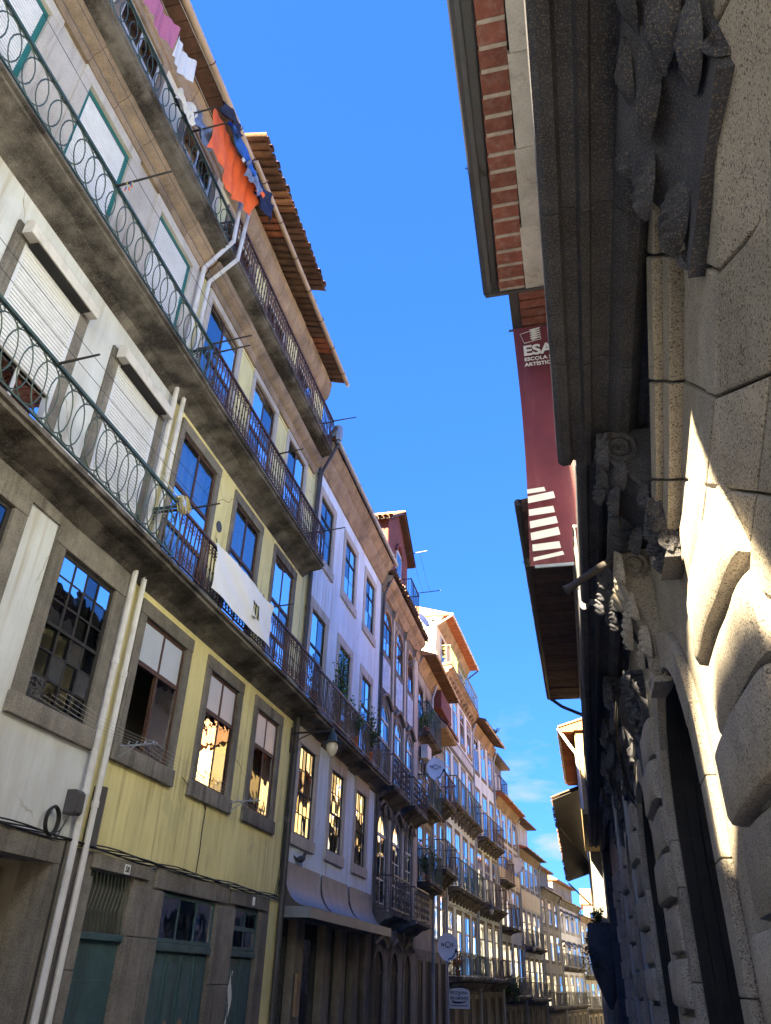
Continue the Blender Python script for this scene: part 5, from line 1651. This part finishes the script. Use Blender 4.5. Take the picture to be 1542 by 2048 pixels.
for i in range(52):
    a = -24 + i * 0.225
    MB().box(a + 0.012, a + 0.21, 0.75, 1.62, 9.24 + random.uniform(-0.012, 0.012), 9.299).build('brick', 'soffit_old', er2)
MB().box(-24, -12.3, 0.1, 0.74, 9.2, 9.298).build('soffit', 'stucco_grey', er2)
MB().tube([(-24.05, 1.68, 9.33), (-12.3, 1.68, 9.33)], 0.075, 8).build('gutter', 'zinc_dark', er2, smooth=True)
PB.pipe([(-24.0, 1.66, 9.3), (-24.3, 1.3, 9.1), (-24.1, 0.6, 8.7), (-24.0, 0.1, 8.4), (-24.0, 0.08, 3)], 0.05, 'zinc_dark', False)

# ---- third: ochre gable house catching the sun
PC = House('ochre_gable_house', 'sunlit ochre house with peeling plaster gable and small tiled eave on the right', 0.15, 0, RIGHT)
PC.p(MB().box(-36, -27.5, -7, 0.0, 6.45, 9.2), 'wall', 'plaster_ochre')
PC.p(MB().box(-36, -32.05, -7, -0.6, -4, 6.44), 'lower_wall', 'granite_shaded')
gr = PC.p(MB().prof([(0.5, 9.2), (0.5, 9.3), (-3.5, 10.5), (-7.5, 9.3), (-7.5, 9.2)], -36, -27.35), 'roof', 'tile_orange')
tme = MB()
k = 5
vs = []
for t in (0, 1):
    for i in range(k + 1):
        a = math.pi * i / k
        vs.append((0.1 * math.cos(a), 0.55 - 4.05 * t, 0.08 * math.sin(a) + 9.3 + 1.2 * t))
tme.add(vs, [[i, i + 1, k + 2 + i, k + 1 + i] for i in range(k)])
tm_ = tme.mesh('roof_tile', 'tile_orange', True)
for i in range(38):
    inst('roof_tile', tm_, gr, -27.4 - i * 0.225)
for i in range(30):
    MB().box(-36 + i * 0.29, -36 + i * 0.29 + 0.26, 0.02, 0.46, 9.15, 9.198).build('eave_board', 'terracotta', gr)
PC.gutter(-36, -27.4, 9.28, 0.53, 0.06, 'pvc', 2.0)
PC.pipe([(-27.45, 0.5, 9.22), (-27.42, 0.2, 8.7), (-27.42, 0.0, 8.4), (-27.42, -0.02, 6.6)], 0.055, 'pvc')
# bowed dark balcony low on its front
bb = PC.p(MB().lathe(-33.2, -0.35, [(0.05, 0.9), (0.25, 1.3), (0.5, 1.9), (0.62, 2.6), (0.62, 3.1), (0.56, 3.6), (0.52, 3.6)], 14), 'bow_balcony', 'granite_shaded', smooth=True)
# ---- fourth: dark overhanging roof
PD = House('dark_eave_house', 'dark right hand house under a wide sagging eave with broken tiles', 0.35, 0, RIGHT)
PD.p(MB().box(-60, -36.05, -1.5, 0.0, -5, 8.2), 'wall', 'stucco_grey')
nn = 40
def eave_pt(t):
    y = 36 + 22 * t
    return y, 8.56 - 1.05 * t
mb = MB()
vs = []
for i in range(nn + 1):
    y, z = eave_pt(i / nn)
    d1 = 1.38 + 0.1 * i / nn
    sg = 0.05 * noise.noise(Vector((y * 0.7, 0, 3)))
    vs += [(-y, 0.0, z + 0.5), (-y, d1, z + sg), (-y, d1, z + 0.08 + sg), (-y, 0.0, z + 0.6)]
fs = []
for i in range(nn):
    for j in range(4):
        a, b = i * 4 + j, i * 4 + (j + 1) % 4
        fs.append([a, b, b + 4, a + 4])
fs += [[0, 1, 2, 3], [nn * 4 + 3, nn * 4 + 2, nn * 4 + 1, nn * 4]]
mb.add(vs, fs)
rd = PD.p(mb, 'roof', 'wood_dark')
tl = MB()
vs = []
for t in (0, 1):
    for i in range(6):
        a = math.pi * i / 5
        vs.append((0.1 * math.cos(a), 1.45 - 1.4 * t, 0.07 * math.sin(a) + 0.5 * t))
tl.add(vs, [[i, i + 1, 7 + i, 6 + i] for i in range(5)])
tl = tl.mesh('roof_tile', 'tile_old', True)
for i in range(98):
    t = i / 98
    y, z = eave_pt(t)
    inst('roof_tile', tl, rd, -y, 0.1 * t + random.uniform(-0.05, 0.05), z + 0.08 + random.uniform(-0.03, 0.03))
PD.p(MB().tube([(-41, 1.3, 8.2), (-44, 0.1, 7.0)], 0.04, 5), 'strut', 'zinc_dark')
PD.p(MB().tube([(-57.5, 1.4, 7.4), (-58.2, 0.1, 6.2)], 0.05, 5), 'strut', 'zinc_dark')
for i in range(5):
    PD.p(MB().box(-38.5 - i * 4, -37.5 - i * 4, 0.0, 0.04, 1.0, 3.4), 'window', 'wood_white')
PE = House('yellow_rear_house', 'tall yellow house rising behind the dark eave on the right', 1.9, 0, RIGHT)
for q in range(6):
    for zz in (2.5, 6.0, 9.5):
        PE.window(-64 + 1.2 + q * 4.4, -64 + 2.3 + q * 4.4, zz, zz + 2.0, 'wood_white', cols=2, bars=(0.65,), sw=0.18, sm='stone_warm')
PE.wall(-64, -37, 0, 13.5, 'plaster_ochre')
PE.core(-64, -37, 0, 13.5)
PE.sides(-64, -37, 0, 13.5, 'plaster_ochre')
PE.p(MB().prof([(0.4, 13.5), (0.4, 13.62), (-4.5, 15), (-9, 13.5)], -64, -37), 'roof', 'tile_orange')
for nm_, lb_, pa, pb, hh, mm in (('bend_house', 'grey house continuing the right row towards the bend', (3.4, 84.0), (1.4, 60.5), 11.0, 'stucco_grey'), ('bend_house', 'cream house on the inside of the bend at the far right', (9.5, 112.0), (3.5, 84.3), 10.0, 'stucco_cream')):
    dx, dy = pb[0] - pa[0], pb[1] - pa[1]
    BH = House(nm_, lb_, pa[0], pa[1], math.atan2(dy, dx), 'houses at the bend')
    L_ = math.hypot(dx, dy)
    for q in range(int(L_ / 3)):
        for zz in (-1.0, 2.4, 5.8):
            BH.window(q * 3 + 0.9, q * 3 + 2.0, zz, zz + 2.0, 'wood_white', cols=2, bars=(0.65,), sw=0.16)
    BH.wall(0, L_, -6, hh, mm)
    BH.core(0, L_, -6, hh)
    BH.sides(0, L_, -6, hh, mm)
    BH.p(MB().prof([(0.4, hh), (0.4, hh + 0.1), (-4.5, hh + 1.4), (-9, hh)], 0, L_), 'roof', 'tile_orange')
cn = PD.p(MB().box(-46.5, -46.0, 0.0, 0.5, 3.6, 3.7), 'shop_sign', 'zinc_dark')

# ================================================================== THINGS ON AND IN FRONT OF THE HOUSES
def xyz_build(mb, name, material, smooth=False, bevel=0.0):
    """helper whose MB coordinates are (x, -y, z) world: converts (u,d,z)->(x,y,z)"""
    return mb.build(name, material, None, smooth, bevel)

class WB(MB):
    """mesh in world axes (x, y, z)"""
    def add(s, vs, fs):
        o = len(s.v)
        s.v += [tuple(p) for p in vs]
        s.f += [[i + o for i in f] for f in fs]
        return s

def thing(name, label, cat, x, y, z, group=None):
    o = empty(name, x, y, z)
    return tag(o, label, cat, group)

# wall lanterns
def lantern(x, y, z, arm, label):
    """(x,y,z) is the arm's foot on the wall; arm reaches in +x"""
    t = thing('wall_lantern', label, 'lamp', x, y, z, 'bracket lamps along the left wall')
    mb = WB().tube([(0, 0, 0), (arm, 0, 0.02)], 0.022, 6)
    mb.build('bracket_arm', 'iron_black', t, smooth=True)
    WB().tube([(0, 0, -0.32)] + [(arm * 0.55 * i / 6, 0, -0.3 + 0.3 * (i / 6) ** 0.6) for i in range(1, 7)], 0.014, 5).build('brace', 'iron_black', t)
    WB().box(-0.01, 0.03, -0.04, 0.04, -0.42, 0.12).build('back_plate', 'iron_black', t)
    WB().spiral(0.06, 0, -0.38, 0.07, 1.4, 0.012).build('scroll', 'iron_black', t)
    WB().lathe(arm, 0, [(0.02, 0.09), (0.035, 0.07), (0.03, 0.02), (0.05, -0.03), (0.09, -0.08), (0.1, -0.17), (0.13, -0.2), (0.2, -0.225), (0.205, -0.24), (0.1, -0.25)], 18).build('lamp_hood', 'lamp_green', t, smooth=True)
    WB().lathe(arm, 0, [(0.1, -0.25), (0.125, -0.3), (0.125, -0.36), (0.1, -0.44), (0.06, -0.51), (0.015, -0.545)], 18).build('lamp_globe', 'lamp_glass', t, smooth=True)
    return t
lantern(-5.98, 15.9, 6.17, 0.95, 'dark green bracket lantern with glass globe beside the yellow house corner')
lantern(-5.75, 44.9, 5.15, 0.85, 'small bracket lantern under the middle teal balcony of the terrace house')
lantern(-4.55, 59.6, 4.0, 0.8, 'distant bracket lantern above an iron balcony of the slate attic house')

# satellite dishes
def dish(x, y, z, r, az, tilt, label, logo=True):
    t = thing('satellite_dish', label, 'satellite dish', x, y, z, 'satellite dishes on the left houses')
    t.rotation_euler = (R(tilt), 0, R(az))          # faces -y before rotation
    n, m_ = 20, 5
    vs = [(0, 0.12 * r, 0)]
    fs = []
    for j in range(1, m_ + 1):
        for i in range(n):
            a = 2 * math.pi * i / n
            q = j / m_
            vs.append((r * 0.86 * q * math.cos(a), 0.12 * r * (1 - q * q), r * q * math.sin(a) * (1.12 if math.sin(a) < 0 else 1.0)))
    for i in range(n):
        fs.append([0, 1 + i, 1 + (i + 1) % n])
    for j in range(m_ - 1):
        for i in range(n):
            a, b = 1 + j * n + i, 1 + j * n + (i + 1) % n
            fs.append([a, a + n, b + n, b])
    o = WB().add(vs, fs).build('reflector', 'dish', t, smooth=True)
    WB().tube([(0, 0.05, -r * 0.95), (0.3 * r, -0.4 * r, -r * 0.95), (0.62 * r, -0.75 * r, -r * 0.5)], 0.02, 5).build('feed_arm', 'iron_grey', t)
    WB().tube([(0.62 * r, -0.77 * r, -r * 0.52), (0.66 * r, -0.66 * r, -r * 0.38)], 0.05, 8).build('receiver', 'print_black', t)
    WB().tube([(0, 0.12 * r, 0), (0, 0.5, -0.1)], 0.03, 6).build('mount', 'zinc_dark', t)
    if logo:
        tm = text_mesh('N', 0.34 * r, 'print_navy', bold=0.014 * r)
        inst('lettering', tm, t, -0.56 * r, 0.03, -0.02 * r, rot=(R(90), 0, 0))
        WB().tube([(0.21 * r * math.cos(2 * math.pi * i / 16), -0.012, 0.1 * r + 0.21 * r * math.sin(2 * math.pi * i / 16)) for i in range(16)], 0.028 * r, 5, True).build('lettering', 'print_navy', t)
        tm = text_mesh('S', 0.34 * r, 'print_navy', bold=0.014 * r)
        inst('lettering', tm, t, 0.3 * r, 0.03, -0.02 * r, rot=(R(90), 0, 0))
    return t
dish(-5.28, 30.4, 8.75, 0.42, 18, -8, 'upper white satellite dish lettered NOS beside the green railed balcony')
dish(-5.35, 33.2, 2.75, 0.46, 12, -8, 'lower white satellite dish lettered NOS above the shop sign')
dish(-5.6, 29.6, 14.75, 0.36, 60, -25, 'pale satellite dish on the roof edge of the baroque house', False)
dish(-4.45, 58.3, 8.6, 0.5, 15, -5, 'small far satellite dish at the start of the slate attic house front', False)

# hanging shop sign
sg = thing('shop_sign', 'white arched enamel shop sign hanging by the grey pipe, lettered in black', 'sign', -5.45, 36.6, 1.0)
pts = [(-0.42, -0.34), (0.42, -0.34), (0.42, 0.24)] + [(0.42 * math.cos(math.pi * i / 10), 0.24 + 0.14 * math.sin(math.pi * i / 10)) for i in range(1, 10)] + [(-0.42, 0.24)]
WB().add([(a, -0.02, b) for a, b in pts] + [(a, 0.02, b) for a, b in pts], [list(range(len(pts))), list(range(len(pts), 2 * len(pts)))[::-1]] + [[i, (i + 1) % len(pts), len(pts) + (i + 1) % len(pts), len(pts) + i] for i in range(len(pts))]).build('plate', 'plaque', sg)
for txt, sz, px, pz in (('ESCOVARIA', 0.135, -0.375, 0.17), ('DE', 0.07, -0.04, 0.105), ('BELOMONTE', 0.125, -0.375, -0.02)):
    inst('lettering', text_mesh(txt, sz, 'print_black', bold=0.003), sg, px, 0.028, pz, rot=(R(90), 0, 0))
WB().tube([(-0.3, -0.03, -0.06), (-0.22, -0.03, -0.12), (0.0, -0.03, -0.13), (0.2, -0.03, -0.1), (0.32, -0.03, -0.06)], [0.02, 0.035, 0.03, 0.02, 0.008], 5).build('painted_brush', 'print_black', sg)
WB().tube([(-0.36 + 0.06 * i, -0.026, -0.25 + 0.03 * (i % 2)) for i in range(13)], 0.012, 4).build('painted_script', 'print_black', sg)
WB().tube([(-0.55, 0, 0.4), (0.3, 0, 0.42)], 0.015, 5).build('hanger', 'iron_black', sg)

# projecting banner on the palace
bn = thing('vertical_banner', 'dark red vertical school banner hung from poles on the palace front', 'banner', 0.0, 11.6, 7.6)
BT, BB = 13.05, 7.6
def bfn(a, b):
    x = -0.33 + 1.4 * a + 0.05 * (b - 0.5) * (1 - a) + (0.06 * math.sin(math.pi * b) - 0.03) * (1 - a)
    z = BB + (BT - BB) * b - 0.02 * abs(math.sin(a * 9)) * (b > 0.95)
    y = 0.03 * math.sin(b * 23 + a * 4) * (0.3 + a) + 0.05 * math.sin(b * 5 + a * 2) + 0.03 * math.sin(a * 7 + b * 3) + 0.012 * math.sin(b * 31 + a * 9)
    return (x, y, z - 7.6)
WB().grid(bfn, 14, 40).build('cloth', 'banner_red', bn, smooth=True)
WB().tube([(-0.42, 0, BT - 7.58), (1.15, 0, BT - 7.58)], 0.025, 6).build('pole', 'iron_black', bn)
WB().tube([(-0.3, 0, -0.02), (1.15, 0, -0.02)], 0.03, 6).build('pole', 'zinc', bn)
def bput(me, x, z, name='lettering'):
    o = inst(name, me, bn, x, 0.13, z - 7.6, rot=(R(90), 0, 0))
    return o
bput(text_mesh('ESAP', 0.36, 'print_white', bold=0.012), -0.17, 12.22)
bput(text_mesh('ESCOLA SUPERIOR', 0.122, 'print_white', bold=0.003), -0.16, 12.07)
bput(text_mesh('ARTÍSTICA DO PORTO', 0.122, 'print_white', bold=0.003), -0.16, 11.93)
fr = [(-0.2, 12.82), (0.18, 12.92), (0.2, 12.62), (-0.13, 12.56)]
WB().tube([(a, -0.115, b - 7.6) for a, b in fr], 0.008, 4, True).build('emblem_frame', 'print_white', bn)
for i in range(5):
    z = 12.9 - i * 0.06
    WB().tube([(0.0, -0.116, z - 7.6), (0.2, -0.116, z - 7.57), (0.03, -0.116, z - 7.64)], 0.014, 4).build('emblem_stroke', 'print_white', bn)
for i, (za, zb_, l0, l1, tl_) in enumerate(((8.98, 9.07, -0.32, 0.0, 0.02), (8.78, 8.92, -0.32, 0.15, 0.06), (8.52, 8.65, -0.32, 0.12, 0.03), (8.27, 8.41, -0.32, 0.15, 0.06), (8.03, 8.18, -0.32, 0.17, 0.07), (7.82, 7.95, -0.31, 0.16, 0.02), (7.63, 7.7, -0.31, 0.2, 0.08))):
    WB().add([(l0, -0.11, za - 7.6), (l1, -0.11, za + tl_ - 7.6), (l1 - 0.02, -0.11, zb_ + tl_ - 7.6), (l0, -0.11, zb_ - 7.6)], [[0, 1, 2, 3]]).build('printed_bar', 'print_white', bn)

# white tarpaulin tied to the yellow house's middle railing
tp = thing('balcony_tarpaulin', 'white tarpaulin with a cut square hole tied to the brown railing', 'banner', -5.42, 11.35, 6.85)
def tfn(a, b):
    y = -1.28 + 2.62 * a
    return (0.03 + 0.02 * math.sin(a * 9 + b * 4) + 0.012 * math.sin(b * 11 + a * 15), y, 0.04 + 0.84 * b + 0.004 * math.cos(a * 40) * b)
nu, nv = 40, 14
vs = [tfn(i / nu, j / nv) for j in range(nv + 1) for i in range(nu + 1)]
fs = []
for j in range(nv):
    for i in range(nu):
        if 25 <= i < 30 and 4 <= j < 9:
            continue
        fs.append([j * (nu + 1) + i, j * (nu + 1) + i + 1, (j + 1) * (nu + 1) + i + 1, (j + 1) * (nu + 1) + i])
WB().add(vs, fs).build('cloth', 'tarp_white', tp, smooth=True)
p_ = [tfn(t, 4 / nv) for t in (25 / nu, 27.5 / nu)]
WB().add([(p_[0][0], p_[0][1], p_[0][2]), (p_[1][0], p_[1][1], p_[1][2]), (0.12, p_[0][1] + 0.02, p_[0][2] - 0.05), (0.1, p_[0][1] - 0.07, p_[0][2] + 0.08)], [[0, 1, 2], [0, 2, 3]]).build('torn_flap', 'tarp_white', tp)
for i in range(7):
    q = tfn(i / 6, 1)
    WB().tube([(q[0], q[1], q[2] - 0.01), (q[0] - 0.02, q[1], q[2] + 0.07)], 0.008, 4).build('tie', 'cable', tp)

# laundry on the top floor of the shuttered house
def cloth(name, label, fn, nu, nv, material, x, y, z, group='laundry drying on the top balcony'):
    o = WB().grid(fn, nu, nv).build(name, material, None, smooth=True)
    o.location = (x, y, z)
    return tag(o, label, 'laundry', group)
cloth('hanging_sheet', 'large orange sheet hanging over the top balcony railing',
      lambda a, b: (0.05 + 0.28 * a * b + 0.05 * math.sin(a * 7 + 1) * (1 - b * 0.3) + 0.03 * math.sin(a * 26 + b * 3) * (1.1 - b) + 0.012 * math.sin(a * 47 + b * 6) + 0.03 * math.sin(b * 5 + a * 3), 1.75 * a + 0.1 * (1 - b) * math.sin(a * 3), (0.95 - 1.15 * a * 0.35) * (b - 1) + 0.08 * math.sin(a * 4) * (1 - b) + 0.28 * (1 - a) * b + 0.12 * math.sin(a * 9) * (1 - b)),
      60, 20, 'cloth_orange', -5.28, 6.95, 14.85)
cloth('bath_towel', 'pink towel pegged outside the top balcony',
      lambda a, b: (0.04 * math.sin(a * 8) + 0.1 * a + 0.02 * math.sin(a * 25 + b * 2), 0.72 * a, 0.62 * (b - 1) + 0.02 * math.sin(a * 6 + b)), 24, 10, 'cloth_pink', -5.3, 4.75, 14.9)
cloth('bath_towel', 'white towel pegged next to the pink towel',
      lambda a, b: (0.04 * math.sin(a * 7 + 1) + 0.1 * a + 0.02 * math.sin(a * 21 + b * 2), 0.5 * a, 0.6 * (b - 1) - 0.02 * math.sin(a * 5)), 22, 10, 'cloth_white', -5.2, 5.5, 14.75)
cloth('hanging_cloth', 'small crumpled white cloth on the balcony rail near the orange sheet',
      lambda a, b: (0.1 * a + 0.05 * math.sin(b * 9 + a * 6), 0.5 * a, 0.34 * (b - 1) + 0.06 * math.sin(a * 11)), 10, 6, 'cloth_white', -5.4, 6.1, 14.4)
def rag(seed, ln, ht):
    return lambda a, b: (0.14 * noise.noise(Vector((a * 3 + seed, b * 2.5, 0))) + 0.1 * a, ln * a + 0.06 * noise.noise(Vector((a * 5, b * 3, seed))), ht * (b - 1) * (0.75 + 0.3 * noise.noise(Vector((a * 3.5, seed, 1)))) + 0.05 * noise.noise(Vector((a * 4, 2, seed))) - 0.1 * a)
cloth('jeans_shorts', 'folded blue denim hung left of the orange sheet', rag(2.2, 0.6, 0.55), 16, 10, 'cloth_denim', -5.35, 6.5, 14.55)
cloth('hanging_shirt', 'bright blue shirt pegged above the orange sheet', rag(5.7, 1.0, 0.42), 18, 10, 'cloth_blue', -5.02, 7.25, 15.15)
cloth('hanging_trousers', 'ragged navy garment at the far end of the washing line', rag(9.1, 0.6, 0.75), 16, 12, 'cloth_navy', -4.95, 8.45, 15.1)
cloth('hanging_blouse', 'pale blue garment between the bright shirt and navy garment', rag(12.4, 0.55, 0.55), 16, 10, 'cloth_denim', -4.97, 7.95, 15.0)
cloth('towel_edge', 'dark navy strip pegged before the bright blue shirt', rag(15.3, 0.55, 0.35), 14, 8, 'cloth_navy', -5.0, 6.9, 15.2)
wl = tag(WB().tube([(-5.0, 4.4, 14.95), (-5.0, 6.5, 15.1), (-4.97, 9.2, 15.1)], 0.006, 3).build('washing_line', 'cord'), 'thin washing line stretched outside the top balcony', 'washing line')
wl2 = tag(WB().tube([(-5.25, 4.4, 14.9), (-5.25, 6.6, 14.9), (-5.2, 9.0, 14.85)], 0.006, 3).build('washing_line', 'cord'), 'inner washing line that carries the orange sheet', 'washing line')
# clothesline bars that stick out from the railings
bars = [(-5.5, 5.62, 11.05, 0.85, 0.22, 'dark clothesline bar jutting from the third floor railing with pegs'), (-5.5, 8.85, 11.08, 0.75, 0.16, 'upper clothesline bar at the join of green and brown railings'),
        (-5.5, 8.95, 10.95, 0.7, 0.16, 'lower clothesline bar just under the one at the railing join'), (-5.5, 5.65, 7.72, 0.55, 0.12, 'clothesline bar jutting from the second floor green railing'),
        (-5.5, 9.0, 7.72, 0.6, 0.12, 'clothesline bar beside the mop on the lower railing'), (-5.5, 12.3, 11.15, 0.55, 0.14, 'clothesline bar in the middle of the brown third floor railing'),
        (-5.5, 15.65, 14.66, 0.65, 0.08, 'clothesline bar at the end of the top brown railing against the sky'), (-5.5, 6.55, 14.3, 0.6, 0.1, 'first bar above the white cloth on the top balcony'),
        (-5.5, 6.85, 14.3, 0.7, 0.1, 'second bar at the start of the orange sheet'), (-5.5, 15.6, 11.12, 0.55, 0.12, 'clothesline bar at the end of the brown third floor railing'),
        (-5.5, 12.75, 7.75, 0.5, 0.1, 'bent clothesline bar right of the white tarpaulin')]
for x, y, z, l, up, lb in bars:
    o = WB().tube([(0, 0, 0), (l, 0, up * 0.4)], 0.017, 5).tube([(0.1, 0, -0.004), (l * 0.5, 0.0, up * 0.2 - 0.02)], 0.012, 4)
    o = WB().tube([(0, 0, 0), (l * 0.5, 0, up * 0.2), (l, 0, up * 0.4)], [0.02, 0.016, 0.014], 5).build('clothesline_bar', 'iron_black')
    o.location = (x, y, z)
    tag(o, lb, 'bar', 'clothesline bars on the railings')
# clotheslines in front of the shutters: thin lines of the house
Y2A = lambda y: y + 2.0
mb = MB()
for dd, z in ((0.75, 7.8), (0.95, 7.84), (0.8, 11.2), (1.05, 11.3), (1.2, 11.35)):
    mb.tube([(Y2A(1.5) + 7.4 * i / 10, dd, z - 0.06 * math.sin(math.pi * i / 10)) for i in range(11)], 0.004, 3)
A.p(mb, 'clothesline', 'cable')
# peg cluster
pg = thing('peg_basket', 'small cluster of coloured pegs hooked on the third floor bar', 'pegs', -5.35, 5.62, 11.05)
for i in range(9):
    WB().box(-0.006, 0.006, -0.006, 0.006, -0.06, 0.0).build('peg', ('cloth_orange', 'cloth_blue', 'mop')[i % 3], pg).location = (0.03 * i * 0.5, random.uniform(-0.05, 0.05), random.uniform(-0.08, 0.05))
# mop on the railing
mp = thing('string_mop', 'yellow string mop lying over the lower railing', 'mop', -5.46, 8.7, 7.74)
WB().tube([(0, -0.55, 0.06), (0, 0, 0.02)], 0.012, 5).build('handle', 'pvc', mp)
for i in range(34):
    a = random.uniform(0, 6.28)
    r_ = random.uniform(0.02, 0.12)
    WB().tube([(0, 0, 0.02), (0.1 * math.cos(a), 0.12 + 0.1 * math.sin(a), 0.07), (r_ * math.cos(a) + 0.05, 0.2 + r_ * math.sin(a), -0.08 - random.uniform(0, 0.1))], 0.009, 4).build('strand', 'mop' if i % 3 else 'cloth_white', mp)

# pigeon on the awning
pg = thing('pigeon', 'dark pigeon perched on the top edge of the metal awning', 'bird', -5.93, 17.0, 3.63)
prof_p = [(-0.17, 0.01, 0.10), (-0.12, 0.03, 0.11), (-0.05, 0.06, 0.12), (0.02, 0.075, 0.13), (0.08, 0.06, 0.16), (0.11, 0.038, 0.2), (0.125, 0.032, 0.235), (0.14, 0.034, 0.255), (0.165, 0.022, 0.255), (0.19, 0.006, 0.25)]
bd = WB().tube([(a, 0, c) for a, b, c in prof_p], [b for a, b, c in prof_p], 10)
bd.tube([(0.02, 0.025, 0.07), (0.025, 0.027, 0.0), (0.05, 0.03, 0.0)], 0.006, 4).tube([(0.02, -0.025, 0.07), (0.025, -0.027, 0.0), (0.05, -0.03, 0.0)], 0.006, 4)
bd.tube([(-0.1, 0, 0.11), (-0.2, 0, 0.13), (-0.27, 0, 0.16)], [0.03, 0.03, 0.035], 6)
o = bd.build('body', 'feather', pg, smooth=True)
pg.rotation_euler = (0, 0, R(70))

# plants
def plant(name, label, x, y, z, n, sp, ht, mats, leaf=0.05, group=None, droop=0.0, pot=None):
    t = thing(name, label, 'plant', x, y, z, group)
    if pot:
        WB().lathe(0, 0, [(0.08, -0.0), (0.12, 0.2), (0.13, 0.21), (0.13, 0.24), (0.0, 0.24)], 12).build('pot', pot, t, smooth=True)
    st = WB()
    lm = [WB() for _ in mats]
    z0 = 0.22 if pot else 0.0
    for i in range(n):
        a = random.uniform(0, 6.28)
        r_ = sp * math.sqrt(random.random())
        h_ = ht * random.uniform(0.4, 1)
        tip = Vector((r_ * math.cos(a), r_ * math.sin(a), z0 + h_ - droop * r_ / sp * ht))
        st.tube([(0.2 * tip.x, 0.2 * tip.y, z0), (0.6 * tip.x, 0.6 * tip.y, z0 + 0.7 * (tip.z - z0)), tuple(tip)], 0.005, 3)
        for k in range(7):
            q = Vector((0.2 * tip.x, 0.2 * tip.y, z0)).lerp(tip, 0.3 + 0.7 * k / 6)
            v = Vector((random.uniform(-1, 1), random.uniform(-1, 1), random.uniform(-0.3, 0.9))).normalized() * leaf * random.uniform(0.7, 1.5)
            w_ = v.orthogonal().normalized() * leaf * 0.35
            lm[random.randrange(len(mats))].add([q, q + v * 0.5 + w_, q + v, q + v * 0.5 - w_], [[0, 1, 2, 3]])
    st.build('stems', 'leaf_dry', t)
    for b, mm in zip(lm, mats):
        if b.v:
            b.build('leaves', mm, t)['kind'] = 'stuff'
    return t
plant('shrub', 'tall bushy green shrub on the black railed balcony against the blue wall', -5.7, 18.35, 6.82, 60, 0.22, 1.9, ('leaf', 'leaf_bright'), 0.09, pot='terracotta')
plant('balcony_plant', 'first spiky plant poking through the black balcony railing', -5.6, 19.6, 6.82, 30, 0.35, 1.1, ('leaf', 'leaf_bright'), 0.09, pot='terracotta')
plant('balcony_plant', 'feathery plant behind the black balcony railing near its far end', -5.6, 21.2, 6.82, 34, 0.35, 1.3, ('leaf', 'leaf'), 0.1, pot='terracotta')
plant('balcony_plant', 'bushy plant filling the highest green balcony', -5.75, 30.8, 10.22, 40, 0.4, 1.2, ('leaf', 'leaf_bright'), 0.09, droop=0.4, pot='terracotta')
plant('balcony_plant', 'dark potted plant on the lowest green balcony', -5.72, 31.0, 4.72, 40, 0.4, 1.0, ('leaf', 'leaf'), 0.09, pot='terracotta')
plant('flowering_plant', 'orange flowering plant on the lowest teal balcony', -5.7, 38.0, 1.8, 30, 0.4, 0.9, ('leaf', 'flower'), 0.09, pot='terracotta')
plant('climbing_plant', 'trailing green climber hanging low beyond the brown balconies', -4.9, 52.8, 0.9, 130, 0.9, 1.6, ('leaf', 'leaf_dry'), 0.14, droop=0.6)
plant('roof_weed', 'dry weed growing from the palace gutter', -0.62, 8.2, 13.55, 24, 0.2, 0.25, ('leaf_dry',), 0.03, droop=0.5)
plant('roof_weed', 'small weed on the banner foot pole', -0.4, 11.62, 7.6, 14, 0.14, 0.14, ('leaf_dry',), 0.03)
plant('roof_weed', 'weed tuft growing on the far brown tile eave', -4.75, 49.0, 15.05, 30, 0.5, 0.5, ('leaf', 'leaf_dry'), 0.1)
plant('wall_plant', 'bright green tuft growing on the dark bow balcony on the right', 0.35, 32.6, 3.6, 40, 0.3, 0.5, ('leaf_bright', 'leaf'), 0.08)
plant('wall_plant', 'dark dry creeper hanging over the bow balcony on the right', 0.3, 33.3, 3.5, 120, 0.75, 0.9, ('leaf_dry', 'leaf_dry'), 0.12, droop=2.2)
